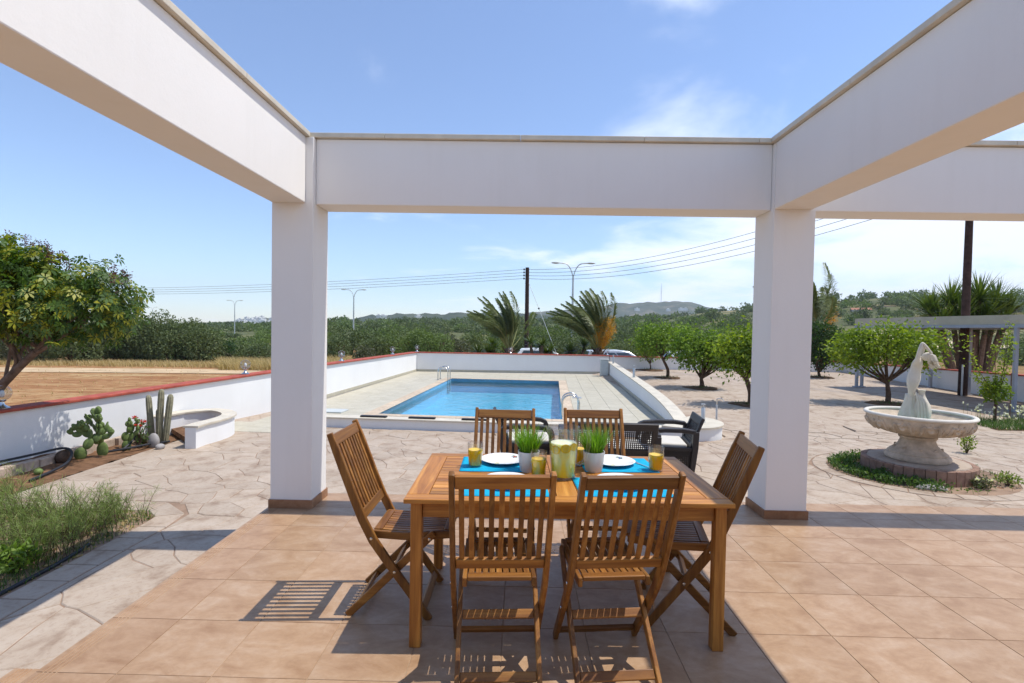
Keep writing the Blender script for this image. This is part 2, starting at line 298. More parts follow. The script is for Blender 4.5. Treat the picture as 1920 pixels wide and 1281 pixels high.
# ------------------------------------------------------------------ mesh helpers
class MB:
    def __init__(s): s.v = []; s.f = []
    def add(s, vs, fs):
        o = len(s.v); s.v += [tuple(p) for p in vs]; s.f += [tuple(i+o for i in f) for f in fs]; return s
    def box(s, x0, x1, y0, y1, z0, z1):
        return s.add([(x0, y0, z0), (x1, y0, z0), (x1, y1, z0), (x0, y1, z0), (x0, y0, z1), (x1, y0, z1), (x1, y1, z1), (x0, y1, z1)],
                     [(0, 3, 2, 1), (4, 5, 6, 7), (0, 1, 5, 4), (1, 2, 6, 5), (2, 3, 7, 6), (3, 0, 4, 7)])
    def bar(s, a, b, w, h, up=(0, 0, 1)):         # rectangular bar from a to b
        a = Vector(a); b = Vector(b); d = (b-a).normalized(); up = Vector(up); sx = d.cross(up).normalized(); u = sx.cross(d)
        vs = [p+sx*(i*w/2)+u*(j*h/2) for p in (a, b) for i, j in ((-1, -1), (1, -1), (1, 1), (-1, 1))]
        return s.add(vs, [(0, 3, 2, 1), (4, 5, 6, 7), (0, 1, 5, 4), (1, 2, 6, 5), (2, 3, 7, 6), (3, 0, 4, 7)])
    def ribbon(s, pts, w, axis, t):               # flat plank following pts; w across 'axis', thickness t list or number in the bend plane
        pts = [Vector(p) for p in pts]; ax = Vector(axis).normalized(); vs = []; n = len(pts)
        for i, p in enumerate(pts):
            d = (pts[min(i+1, n-1)]-pts[max(i-1, 0)]).normalized(); q = d.cross(ax).normalized(); tt = t[i] if isinstance(t, (list, tuple)) else t
            vs += [p-ax*w/2-q*tt/2, p+ax*w/2-q*tt/2, p+ax*w/2+q*tt/2, p-ax*w/2+q*tt/2]
        fs = [(0, 1, 2, 3), tuple(4*(n-1)+k for k in (3, 2, 1, 0))]
        for i in range(n-1):
            for k in range(4): fs.append((4*i+k, 4*i+4+k, 4*i+4+(k+1) % 4, 4*i+(k+1) % 4))
        return s.add(vs, fs)
    def tube(s, pts, r, n=8, closed=False):
        pts = [Vector(p) for p in pts]; m = len(pts); vs = []; ref = Vector((.31, .17, .93))
        for i, p in enumerate(pts):
            d = (pts[(i+1) % m if closed else min(i+1, m-1)]-pts[(i-1) % m if closed else max(i-1, 0)]).normalized()
            if abs(d.dot(ref)) > .97: ref = Vector((.93, .3, .1))
            a = d.cross(ref).normalized(); b = d.cross(a); rr = r[i] if isinstance(r, (list, tuple)) else r
            vs += [p+(a*math.cos(2*pi*k/n)+b*math.sin(2*pi*k/n))*rr for k in range(n)]
        fs = []
        for i in range(m if closed else m-1):
            j = (i+1) % m
            for k in range(n): fs.append((i*n+k, i*n+(k+1) % n, j*n+(k+1) % n, j*n+k))
        if not closed: fs += [tuple(range(n-1, -1, -1)), tuple((m-1)*n+k for k in range(n))]
        return s.add(vs, fs)
    def lathe(s, prof, n=24, c=(0, 0), caps=True, wob=None):
        vs = []; m = len(prof)
        for i, (r, z) in enumerate(prof):
            for k in range(n):
                a = 2*pi*k/n; rr = r*(wob(a, i) if wob else 1); vs.append((c[0]+rr*math.cos(a), c[1]+rr*math.sin(a), z))
        fs = [(i*n+k, i*n+(k+1) % n, (i+1)*n+(k+1) % n, (i+1)*n+k) for i in range(m-1) for k in range(n)]
        if caps: fs += [tuple(range(n-1, -1, -1)), tuple((m-1)*n+k for k in range(n))]
        return s.add(vs, fs)
    def prism(s, poly, z0, z1, bev=0):
        n = len(poly); vs = [(x, y, z0) for x, y in poly]
        if bev:
            cx = sum(p[0] for p in poly)/n; cy = sum(p[1] for p in poly)/n
            vs += [(x, y, z1-bev) for x, y in poly]
            for x, y in poly:
                L = max(1e-6, math.hypot(x-cx, y-cy)); k = max(0, 1-bev*1.2/L); vs.append((cx+(x-cx)*k, cy+(y-cy)*k, z1))
            lv = 3
        else: vs += [(x, y, z1) for x, y in poly]; lv = 2
        fs = [tuple(range(n-1, -1, -1)), tuple((lv-1)*n+k for k in range(n))]
        for i in range(lv-1):
            fs += [(i*n+k, i*n+(k+1) % n, (i+1)*n+(k+1) % n, (i+1)*n+k) for k in range(n)]
        return s.add(vs, fs)
    def ball(s, c, r, n=10, m=7, rot=None):
        vs = []; c = Vector(c); r = (r, r, r) if isinstance(r, (int, float)) else r
        for i in range(1, m):
            t = pi*i/m
            for k in range(n): vs.append(Vector((r[0]*math.sin(t)*math.cos(2*pi*k/n), r[1]*math.sin(t)*math.sin(2*pi*k/n), r[2]*math.cos(t))))
        vs += [Vector((0, 0, r[2])), Vector((0, 0, -r[2]))]
        if rot: vs = [rot @ p for p in vs]
        vs = [p+c for p in vs]; T = (m-1)*n
        fs = [(i*n+k, (i+1)*n+k, (i+1)*n+(k+1) % n, i*n+(k+1) % n) for i in range(m-2) for k in range(n)]
        fs += [(T, k, (k+1) % n) for k in range(n)]+[(T+1, (m-2)*n+(k+1) % n, (m-2)*n+k) for k in range(n)]
        return s.add(vs, fs)
    def build(s, name, mat, parent=None, smooth=False, bevel=0, seg=2, angle=40):
        me = bpy.data.meshes.new(name); me.from_pydata(s.v, [], s.f); me.validate(); me.update()
        return finish(name, me, mat, parent, smooth, bevel, seg, angle)
def finish(name, me, mat, parent=None, smooth=False, bevel=0, seg=2, angle=40):
    me.materials.append(M[mat] if isinstance(mat, str) else mat)
    o = bpy.data.objects.new(name, me); col.objects.link(o); o.parent = parent
    if smooth:
        me.polygons.foreach_set('use_smooth', [True]*len(me.polygons))
        try: me.set_sharp_from_angle(angle=math.radians(angle))
        except Exception: pass
    if bevel:
        b = o.modifiers.new('bevel', 'BEVEL'); b.width = bevel; b.segments = seg; b.limit_method = 'ANGLE'; b.angle_limit = math.radians(35)
    return o
def empty(name, loc=(0, 0, 0), rz=0):
    o = bpy.data.objects.new(name, None); col.objects.link(o); o.location = loc; o.rotation_euler = (0, 0, rz); o.empty_display_size = .1; return o
def tag(o, label, cat, group=None):
    o['label'] = label; o['category'] = cat
    if group: o['group'] = group
    return o
def struct(o): o['kind'] = 'structure'; return o
def stuff(o): o['kind'] = 'stuff'; return o
def copy_tree(o, parent=None):
    c = o.copy(); col.objects.link(c); c.parent = parent
    for ch in list(o.children): copy_tree(ch, c)
    return c
def link_copy(o, parent, loc=None, rz=None):      # a further piece that shares mesh data
    c = o.copy(); col.objects.link(c); c.parent = parent
    if loc is not None: c.location = loc
    if rz is not None: c.rotation_euler = (0, 0, rz)
    return c
def mesh_np(name, V, Q, mat, parent=None, val=None):
    V = np.asarray(V, np.float32); Q = np.asarray(Q, np.int32); k = Q.shape[1]
    me = bpy.data.meshes.new(name); me.vertices.add(len(V)); me.vertices.foreach_set('co', V.ravel())
    me.loops.add(Q.size); me.loops.foreach_set('vertex_index', Q.ravel()); me.polygons.add(len(Q))
    me.polygons.foreach_set('loop_start', np.arange(0, Q.size, k, dtype=np.int32)); me.polygons.foreach_set('loop_total', np.full(len(Q), k, np.int32))
    me.update(calc_edges=True)
    if val is not None:
        a = me.attributes.new('v', 'FLOAT', 'POINT'); a.data.foreach_set('value', np.asarray(val, np.float32))
    return finish(name, me, mat, parent)
def unit(a): return a/np.maximum(1e-9, np.linalg.norm(a, axis=1, keepdims=True))
def leafset(Cn, size, asp=.45, out=None, droop=0., jit=.35, val=None, upn=.0):
    """diamond leaves at the points Cn; out = preferred direction for each leaf"""
    n = len(Cn); d = unit(rng.normal(size=(n, 3))+(0 if out is None else out*1.2)); d[:, 2] -= droop; d = unit(d)
    s = unit(np.cross(d, rng.normal(size=(n, 3))+np.array([0, 0, upn])))
    L = size*(1-jit+2*jit*rng.random((n, 1))); W = L*asp*.5
    nn = np.cross(d, s)*L*.12
    V = np.stack([Cn, Cn+d*L*.45+s*W+nn, Cn+d*L, Cn+d*L*.45-s*W+nn], 1).reshape(-1, 3)
    Q = np.arange(4*n).reshape(n, 4)
    vv = rng.random(n) if val is None else np.clip(val+rng.normal(scale=.13, size=n), 0, 1)
    return V, Q, np.repeat(vv, 4)
def merge(parts):
    V, Q, A, o = [], [], [], 0
    for v, q, a in parts: V.append(v); Q.append(q+o); A.append(a); o += len(v)
    return np.concatenate(V), np.concatenate(Q), np.concatenate(A)
def blob(n, R, shell=.55, flat=1.):               # points in an ellipsoid, denser near its surface
    p = unit(rng.normal(size=(n, 3)))*(shell+(1-shell)*rng.random((n, 1))**.6); return p*np.array(R)
def blades(P, h, w, lean, val=None, seg=3, wind=(0, 0)):
    """curved grass blades from the points P"""
    n = len(P); a = rng.random(n)*2*pi; dx = np.stack([np.cos(a), np.sin(a), 0*a], 1); sd = np.stack([-np.sin(a), np.cos(a), 0*a], 1)
    H = (h*(.6+.5*rng.random(n)))[:, None] if np.isscalar(h) else np.asarray(h)[:, None]
    ln = (lean*rng.random(n))[:, None]; Vs = []
    for i in range(seg+1):
        t = i/seg; c = P+dx*H*ln*t**1.8+np.array([wind[0], wind[1], 0])*H*t**2; c[:, 2] += (H*t*(1-.25*ln*t))[:, 0]; ww = w*(1-t*.92)/2
        Vs += [c-sd*ww, c+sd*ww]
    V = np.stack(Vs, 1).reshape(-1, 3); k = 2*(seg+1); b = (np.arange(n)*k)[:, None]
    Q = np.concatenate([b+np.array([2*i, 2*i+1, 2*i+3, 2*i+2]) for i in range(seg)])
    vv = rng.random(n) if val is None else np.clip(val+rng.normal(scale=.15, size=n), 0, 1)
    return V, Q, np.repeat(vv, k)

# ------------------------------------------------------------------ terrain outside the garden
def sstep(a, b, x): t = min(1, max(0, (x-a)/(b-a))); return t*t*(3-2*t)
def interp(pts, x):
    if x <= pts[0][0]: return pts[0][1]
    for (a, b), (c, d) in zip(pts, pts[1:]):
        if x <= c: return b+(d-b)*(x-a)/(c-a)
    return pts[-1][1]
RIDGE = [(-900, 604), (300, 606), (612, 603), (760, 601), (900, 600), (1000, 600), (1130, 600), (1230, 596), (1305, 586), (1412, 582), (1540, 573), (1650, 570), (1760, 574), (1920, 580), (2700, 590)]
DR = 420.
def azpx(x, y): return 968+F*math.tan(max(-1.25, min(1.25, math.atan2(x, max(y, 1e-3)))))
def horizon(p): return 617+(p-968)*.0171
def TZ(x, y):
    d = math.hypot(x, y); p = azpx(x, y); base = -.62+.3*sstep(0, -6, x)*sstep(60, 10, d)
    top = HC+(horizon(p)-interp(RIDGE, p))/F*DR*math.cos(math.atan2(x, max(y, 1)))**0 - 2.0
    z = base+(top-base)*sstep(70, DR, d)
    if d > DR: z = top-(d-DR)*.02*sstep(DR, DR+250, d)
    if d > 30: z += .5*mnoise.noise(Vector((x*.03, y*.03, 1)))*sstep(30, 120, d)
    return max(z, -6)
def build_terrain():
    rs = [0, 4, 8, 9.5, 11, 12.5, 14, 15.5, 17, 18.5, 20, 21.5, 23, 26, 30, 35, 41, 48, 56, 66, 78, 92, 110, 130, 155, 185, 220, 260, 300, 340, 380, 420, 470, 540, 640, 800, 1200, 2500, 6000, 12000]
    na = 128; V = [(0, 0, -1.2)]; Fc = []
    for r in rs[1:]:
        for k in range(na):
            a = 2*pi*k/na; x, y = r*math.sin(a), r*math.cos(a); V.append((x, y, -2.2 if (-4.6 < x < 3.4 and 9.2 < y < 21.9) else TZ(x, y) if y > -5 or r < 60 else -.6 if r < 800 else -6))
    for k in range(na): Fc.append((0, 1+(k+1) % na, 1+k))
    for i in range(len(rs)-2):
        for k in range(na):
            a, b = 1+i*na+k, 1+i*na+(k+1) % na; Fc.append((a, b, b+na, a+na))
    me = bpy.data.meshes.new('terrain'); me.from_pydata(V, [], Fc); me.update()
    m, n, l, b = new_mat('dry_field_ground'); v = coords(n, l)
    st = n.new('ShaderNodeMapping'); st.inputs['Scale'].default_value = (.35, 1.6, 1); st.inputs['Rotation'].default_value = (0, 0, .5); l.new(v, st.inputs[0])
    f = ntex(n, l, st.outputs[0], .55, 9, .78, .6); g = ntex(n, l, v, 2.5, 5, .7); h = ntex(n, l, v, .035, 3)
    cc = ramp(n, l, f, [(.40, (.30, .145, .065)), (.52, (.39, .225, .105)), (.64, (.48, .36, .19))])
    cc = mixrgb(n, l, .8, cc, ramp(n, l, g, [(.33, (.55, .45, .38)), (.6, (1.0, 1.0, 1.0))]), 'MULTIPLY')
    gl = n.new('ShaderNodeVectorMath'); gl.operation = 'LENGTH'; l.new(v, gl.inputs[0])
    mr = n.new('ShaderNodeMapRange'); mr.inputs[1].default_value = 38; mr.inputs[2].default_value = 90; l.new(gl.outputs['Value'], mr.inputs[0])
    green = ramp(n, l, h, [(.35, (.075, .085, .035)), (.55, (.11, .12, .05)), (.7, (.30, .24, .12))])
    l.new(mixrgb(n, l, mr.outputs[0], cc, green), b.inputs['Base Color']); b.inputs['Roughness'].default_value = .95; b.inputs['Specular IOR Level'].default_value = .1
    add_bump(n, l, b, g, .6, .08)
    struct(finish('terrain', me, m, None, True, angle=180))
build_terrain()
# a dirt track crossing the field behind the left wall, and the street behind the far wall
def strip(name, pts, w, mat, dz=.03, sub=5):
    mb = MB(); P = []
    for (x0, y0), (x1, y1) in zip(pts, pts[1:]):
        for i in range(sub): P.append((x0+(x1-x0)*i/sub, y0+(y1-y0)*i/sub))
    P.append(pts[-1]); V = []
    for i, p in enumerate(P):
        a = P[max(0, i-1)]; b = P[min(len(P)-1, i+1)]; L = math.hypot(b[0]-a[0], b[1]-a[1]); nx, ny = -(b[1]-a[1])/L, (b[0]-a[0])/L
        for s in (-1, -.33, .33, 1): x, y = p[0]+nx*w/2*s, p[1]+ny*w/2*s; V.append((x, y, TZ(x, y)+dz))
    mb.add(V, [(i*4+k, i*4+k+1, i*4+5+k, i*4+4+k) for i in range(len(P)-1) for k in range(3)])
    return struct(mb.build(name, mat))
M['track'] = pmat('pale_dirt_track', (.50, .37, .23), .95, .1, .2, 1.2, 20, .5, rand=0)
M['asphalt'] = pmat('old_asphalt', (.06, .06, .06), .9, .2, .25, 2, 60, .6, rand=0)
strip('dirt_track', [(-70, 20), (-30, 24.5), (-12, 25.5), (-2, 27)], 2.6, 'track', .02, 10)
strip('road', [(-7, 29.4), (10, 29.2), (45, 32)], 6.5, 'asphalt', .09, 14)

# far hills on the skyline: each a solid ridge of its own
def hill_mat(name, c0, c1, c2, sc):
    m, n, l, b = new_mat(name); v = coords(n, l); f = ntex(n, l, v, sc, 8, .7); g = ntex(n, l, v, sc*6, 4, .7)
    cc = ramp(n, l, f, [(.38, c0), (.52, c1), (.66, c2)]); cc = mixrgb(n, l, .6, cc, ramp(n, l, g, [(.35, (.5, .55, .5)), (.6, (1, 1, 1))]), 'MULTIPLY')
    l.new(cc, b.inputs['Base Color']); b.inputs['Roughness'].default_value = 1; b.inputs['Specular IOR Level'].default_value = 0; return m
def hill(name, sky_pts, D, depth, mat, rough=1., seed=0):
    p0, p1 = sky_pts[0][0], sky_pts[-1][0]; n = 90; V = []; prof = [(-.5, -.12), (-.38, .2), (-.25, .5), (-.12, .82), (0, 1), (.2, .8), (.5, -.1)]
    for i in range(n+1):
        p = p0+(p1-p0)*i/n; y = interp(sky_pts, p); az = (p-968)/F; top = HC+(horizon(p)-y)/F*D
        for t, h in prof:
            d = D+depth*t; q = az*d; z = -8+(top+8)*h+rough*mnoise.fractal(Vector((p*.03, t*3, seed)), 1, 2, 5)*(.35+abs(h))
            V.append((q, d, z))
    k = len(prof); mb = MB(); mb.add(V, [(i*k+j, (i+1)*k+j, (i+1)*k+j+1, i*k+j+1) for i in range(n) for j in range(k-1)])
    return struct(mb.build(name, mat, None, True, angle=180))
M['hill_far'] = hill_mat('far_hill_scrub', (.045, .065, .035), (.09, .10, .06), (.26, .21, .15), .012)
M['hill_dark'] = hill_mat('dark_ridge_scrub', (.03, .045, .025), (.05, .07, .035), (.10, .11, .06), .02)
hill('hill', [(860, 612), (960, 594), (1000, 585), (1060, 580), (1100, 576), (1140, 571), (1190, 568), (1235, 566), (1285, 566), (1305, 572), (1350, 583), (1420, 592), (1600, 615)], 1900, 900, 'hill_far', 7, 3)
hill('hill', [(560, 612), (640, 598), (700, 592), (740, 588), (800, 588), (880, 587), (940, 586), (1010, 589), (1100, 596), (1250, 612)], 1150, 500, 'hill_dark', 5, 5)
hill('hill', [(330, 615), (390, 607), (430, 602), (455, 597), (475, 594), (500, 597), (560, 602), (680, 612)], 1300, 400, 'hill_far', 4, 9)

# ------------------------------------------------------------------ garden paving
PORCH = .33; PX0, PX1, PY1 = -2.25, 7.75, 4.955
DA = math.radians(3.8); DO = Vector((-1.1, 11.3, 0)); DX = Vector((math.cos(DA), -math.sin(DA), 0)); DY = Vector((math.sin(DA), math.cos(DA), 0))
def D(x, y, z=0): return DO+DX*x+DY*y+Vector((0, 0, z))
def to_deck(x, y): p = Vector((x, y, 0))-DO; return p.dot(DX), p.dot(DY)
FC = (5.78, 7.40)                                                   # fountain
def build_ground():
    mb = MB(); xs = np.arange(-8, 15.1, .5); ys = np.arange(-3, 23.6, .5); idx = {}
    for i, x in enumerate(xs):
        for j, y in enumerate(ys): idx[i, j] = len(mb.v); mb.v.append((x, y, garden(x, y)-.03))
    for i in range(len(xs)-1):
        for j in range(len(ys)-1):
            u, w = to_deck(xs[i]+.25, ys[j]+.25)
            if -4.0 < u < 4.1 and -1.2 < w < 11.4: continue
            if xs[i]+.25 < -6.9+(ys[j]-6.67)*.245 - .45: continue   # outside the left wall
            mb.f.append((idx[i, j], idx[i+1, j], idx[i+1, j+1], idx[i, j+1]))
    return struct(mb.build('stamped_concrete_paving', 'paving', None, True, angle=180))
pav = build_ground()

def clip(poly, nx, ny, d):                                          # keep nx*x+ny*y <= d
    out = []
    for i in range(len(poly)):
        a, b = poly[i-1], poly[i]; fa, fb = nx*a[0]+ny*a[1]-d, nx*b[0]+ny*b[1]-d
        if (fa <= 0) != (fb <= 0):
            t = fa/(fa-fb); out.append((a[0]+(b[0]-a[0])*t, a[1]+(b[1]-a[1])*t))
        if fb <= 0: out.append(b)
    return out
BED = dict(x1=-3.66, y1=5.27, r=.30, bw=.27)                       # left grass bed (runs out of frame), rounded far corner, border
FB = dict(a=1.15, b=1.02, bw=.2)                                    # fountain bed (ellipse) and its border
def limits(x, y):
    """half planes that trim a stone centred at x, y"""
    L = [(-1, 0, 5.74)]
    ax_, ay_ = PX0-.012-x, y-PY1-.015                                                               # porch
    if y > 2.9 or x > PX0:
        if min(ax_, ay_) > 0: L.append((.7071, -.7071, .7071*(PX0-.012-PY1-.015)))
        elif ay_ > ax_: L.append((0, -1, -PY1-.015))
        else: L.append((1, 0, PX0-.012))
    else: L.append((1, 0, -2.63))
    dx, dy = x-BED['x1']-BED['bw'], y-BED['y1']-BED['bw']                                           # grass bed
    qx, qy = x-BED['x1']+BED['r'], y-BED['y1']+BED['r']; q = max(.02, math.hypot(qx, qy)); nx, ny = qx/q, qy/q
    if x < -2.4 and max(dx, dy) < .6: L.append((-nx, -ny, -(nx*(BED['x1']-BED['r'])+ny*(BED['y1']-BED['r'])+BED['r']+BED['bw'])) if min(qx, qy) > 0 else (0, -1, -BED['y1']-BED['bw']) if dy > dx else (-1, 0, -BED['x1']-BED['bw']))
    ex, ey = (x-FC[0])/(FB['a']+FB['bw']), (y-FC[1])/(FB['b']+FB['bw']); q = max(.02, math.hypot(ex, ey))
    if q < 1.9:
        px_, py_ = ex/q, ey/q; nx, ny = px_/(FB['a']+FB['bw']), py_/(FB['b']+FB['bw'])
        L.append((-nx, -ny, -1-(nx*FC[0]+ny*FC[1])))
    u, w = to_deck(x, y)
    if u < 3.7:
        y0 = -2.29 if u < -3.0 else -1.65; c = D(0, y0); L.append((DY.x, DY.y, c.x*DY.x+c.y*DY.y))
    else:
        q = max(.02, math.hypot(x-NCX, y-NCY))
        if y < NCY or q < 1.5: nx, ny = (x-NCX)/q, (y-NCY)/q; L.append((-nx, -ny, -(nx*NCX+ny*NCY+.775)))
        if w > -1: L.append((-1, 0, -3.98))
    return L
NCX, NCY = D(4.38, -1.05).x, D(4.38, -1.05).y
def warp(p):
    q = Vector((p[0]*1.7, p[1]*1.7, 0)); w = mnoise.noise_vector(q); q2 = mnoise.noise_vector(q*3.1+Vector((9, 9, 9)))
    return (p[0]+.10*w.x+.035*q2.x, p[1]+.10*w.y+.035*q2.y)
def paving_stones():
    r = random.Random(3); st = .35; seeds = {}
    for i in range(-19, 42):
        for j in range(2, 32):
            if r.random() < .2: continue
            seeds[i, j] = (i*st+(r.random()-.5)*st*1.1, j*st+(r.random()-.5)*st*1.1)
    cells = []
    for (i, j), s in seeds.items():
        x, y = s
        if y > 10.6 or x > 13.5 or y < 1.2: continue
        L = limits(x, y)
        poly = [(x-1, y-1), (x+1, y-1), (x+1, y+1), (x-1, y+1)]
        for a in range(-3, 4):
            for b in range(-3, 4):
                t = seeds.get((i+a, j+b))
                if t is None or t == s: continue
                nx, ny = t[0]-x, t[1]-y; d = (t[0]**2+t[1]**2-x*x-y*y)/2; poly = clip(poly, nx, ny, d)
                if len(poly) < 3: break
            if len(poly) < 3: break
        if len(poly) < 3: continue
        fine = []
        for k in range(len(poly)):                                  # bend the edges with a shared noise so that neighbours still fit
            a, b = poly[k], poly[(k+1) % len(poly)]; m = max(1, min(3, int(math.hypot(b[0]-a[0], b[1]-a[1])/.16)))
            fine += [warp((a[0]+(b[0]-a[0])*t/m, a[1]+(b[1]-a[1])*t/m)) for t in range(m)]
        poly = fine
        for h in L:
            poly = clip(poly, *h)
            if len(poly) < 3: break
        if len(poly) < 3: continue
        cx = sum(p[0] for p in poly)/len(poly); cy = sum(p[1] for p in poly)/len(poly)
        j0 = .0018+.0032*r.random()
        shr = []
        for px_, py_ in poly:
            q = max(1e-4, math.hypot(px_-cx, py_-cy)); k = max(0, 1-j0*1.25/q); shr.append((cx+(px_-cx)*k, cy+(py_-cy)*k))
        area = abs(sum(shr[k-1][0]*shr[k][1]-shr[k][0]*shr[k-1][1] for k in range(len(shr))))/2
        if area < .006: continue
        vis = area/(cx*cx+cy*cy)/max(2, cy)                          # how large it shows
        if abs(cx) > cy*1.08: vis *= .01
        cells.append((vis, shr, cx, cy))
    cells.sort(key=lambda c: -c[0]); far = MB()
    jm = MB()
    for n_, (vis, poly, cx, cy) in enumerate(cells):
        z1 = garden(cx, cy)+r.uniform(-.0025, .0025)
        mb = MB() if n_ < 300 else far
        mb.prism(poly, z1-.028, z1, .006)
        if n_ < 300: mb.build('paving_stone', 'stone', pav)
    if far.v: stuff(far.build('paving_stones', 'stone', pav))
paving_stones()
# joint bed under the stones (darker than the stones)
jb = MB(); jb.box(-5.74, -2.262, 2.0, 9.0, -.0295, -.006); jb.box(-2.259, 13.4, 4.97, 9.27, -.0295, -.006); jb.build('joint_bed', 'joint', pav)
# border courses round the two beds
def border(path, w, step, outward):
    pos = 0
    for (a, b) in zip(path, path[1:]):
        pass
    P = [Vector((x, y, 0)) for x, y in path]; L = [0]
    for a, b in zip(P, P[1:]): L.append(L[-1]+(b-a).length)
    def at(s):
        for k in range(len(P)-1):
            if s <= L[k+1]: return P[k]+(P[k+1]-P[k])*((s-L[k])/max(1e-6, L[k+1]-L[k])), (P[k+1]-P[k]).normalized()
        return P[-1], (P[-1]-P[-2]).normalized()
    n = int(L[-1]/step)
    for i in range(n):
        s0, s1 = i*L[-1]/n+.006, (i+1)*L[-1]/n-.006
        q = []
        for s in (s0, s1):
            p, d = at(s); o = Vector((d.y, -d.x, 0))*outward; q.append((p, p+o*w))
        poly = [(q[0][0].x, q[0][0].y), (q[1][0].x, q[1][0].y), (q[1][1].x, q[1][1].y), (q[0][1].x, q[0][1].y)]
        mb = MB().prism(poly if outward < 0 else poly[::-1], -.03, .002, .005); mb.build('border_stone', 'stone', pav)
bx, by, br_ = BED['x1'], BED['y1'], BED['r']
arc = [(bx-br_+br_*math.cos(t), by-br_+br_*math.sin(t)) for t in np.linspace(0, pi/2, 7)]
border([(bx, 1.4)]+arc+[(-5.74, by)], BED['bw']-.012, .26, 1)
ell = [(FC[0]+FB['a']*math.cos(t), FC[1]+FB['b']*math.sin(t)) for t in np.linspace(.2, 2*pi+.2, 49)]
border(ell, FB['bw']-.012, .24, 1)

# ------------------------------------------------------------------ porch: slab, tiles, step
porch = struct(MB().box(PX0, PX1, -6, PY1, -.05, PORCH-.003).build('porch_floor', 'grout'))
T0x, T0y, TS = 1.736, 4.119, .45
def floor_tiles():
    g = .004
    xs = [PX0]+[T0x+k*TS for k in range(-8, 14) if T0x+k*TS > PX0+.1 and T0x+k*TS < PX1-.1]+[PX1]
    ys = [T0y+k*TS for k in range(-6, 2)]+[PY1]
    cache = {}
    for i in range(len(xs)-1):
        for j in range(len(ys)-1):
            x0, x1, y0, y1 = xs[i]+g/2, xs[i+1]-g/2, ys[j]+g/2, ys[j+1]-g/2
            cx, cy = (x0+x1)/2, (y0+y1)/2; key = (round(x1-x0, 3), round(y1-y0, 3), i == 0)
            if key in cache: link_copy(cache[key], porch, (cx, cy, 0)); continue
            mb = MB(); hx, hy = (x1-x0)/2, (y1-y0)/2
            if i == 0:                                               # step tile: rounded nose with four grooves
                zs = PORCH; prof = [(-hx, zs-.03), (-hx-.006, zs-.012), (-hx+.002, zs-.001)]; x = -hx+.02; prof.append((x, zs))
                for k in range(4): prof += [(x+.012, zs), (x+.0145, zs-.0035), (x+.0185, zs-.0035), (x+.021, zs)]; x += .021
                prof += [(hx, zs), (hx, zs-.03)]; m = len(prof)
                mb.add([(a, -hy, b) for a, b in prof]+[(a, hy, b) for a, b in prof], [(k, k+1, m+k+1, m+k) for k in range(m-1)]+[tuple(range(m-1, -1, -1)), tuple(range(m, 2*m))])
                o = mb.build('step_tile', 'nosing', porch)
            else:
                mb.prism([(-hx, -hy), (hx, -hy), (hx, hy), (-hx, hy)], PORCH-.0085, PORCH, .0015); o = mb.build('floor_tile', 'tile', porch)
            o.location = (cx, cy, 0); cache[key] = o
floor_tiles()
bt_ = MB()                                                         # the same floor behind the viewer
for i in range(-8, 13):
    for j in range(-15, -6):
        x0 = max(PX0, T0x+i*TS); x1 = min(PX1, T0x+(i+1)*TS)
        if x1-x0 > .05: bt_.prism([(x0+.002, T0y+j*TS+.002), (x1-.002, T0y+j*TS+.002), (x1-.002, T0y+(j+1)*TS-.002), (x0+.002, T0y+(j+1)*TS-.002)], PORCH-.0085, PORCH)
stuff(bt_.build('floor_tiles', 'tile', porch))
step = struct(MB().box(-2.60, PX0-.003, -3, 2.575, -.05, .155).build('porch_step', 'grout'))
mb = MB(); zs = .165; prof = [(-.18, zs-.03), (-.186, zs-.012), (-.178, zs-.001), (-.16, zs)]; x = -.16
for k in range(4): prof += [(x+.012, zs), (x+.0145, zs-.0035), (x+.0185, zs-.0035), (x+.021, zs)]; x += .021
prof += [(.17, zs), (.17, zs-.03)]; m_ = len(prof)
mb.add([(a, -.223, b) for a, b in prof]+[(a, .223, b) for a, b in prof], [(k, k+1, m_+k+1, m_+k) for k in range(m_-1)]+[tuple(range(m_-1, -1, -1)), tuple(range(m_, 2*m_))])
t0 = mb.build('step_tile', 'nosing', step); t0.location = (-2.425, 2.35, 0)
for k in range(1, 5): link_copy(t0, step, (-2.425, 2.35-.45*k, 0))

# ------------------------------------------------------------------ pergola
ZB, ZT = 3.067, 3.650
CX = [(-2.222, -1.850), (2.211, 2.575), (7.25, 7.62)]; CY = (4.517, 4.870)
perg = tag(empty('pergola', (0, CY[0], PORCH)), 'white plastered pergola of thick beams on square columns over the tiled porch', 'pergola')
perg.location = (0, 0, 0)
for (a, b) in CX:
    c = MB().box(a, b, CY[0], CY[1], PORCH, ZT).build('column', 'plaster', perg, bevel=.006)
    p = MB()
    for q in ((a-.012, b+.012, CY[0]-.012, CY[0]), (a-.012, b+.012, CY[1], CY[1]+.012), (a-.012, a, CY[0], CY[1]), (b, b+.012, CY[0], CY[1])): p.box(*q, PORCH, PORCH+.078)
    p.build('plinth_tile', 'plinth', c)
e = .001
def beam(x0, x1, y0, y1): return MB().box(x0, x1, y0, y1, ZB, ZT).build('beam', 'plaster', perg, bevel=.008)
beam(CX[0][1]+e, CX[1][0]-e, 4.568, 4.866); beam(CX[1][1]+e, CX[2][0]-e, 4.568, 4.866)
beam(-2.218, -1.920, -3, CY[0]-e); beam(2.2125, 2.540, -3, CY[0]-e); beam(7.254, 7.58, -3, CY[0]-e)
ov, tc_ = .036, .042
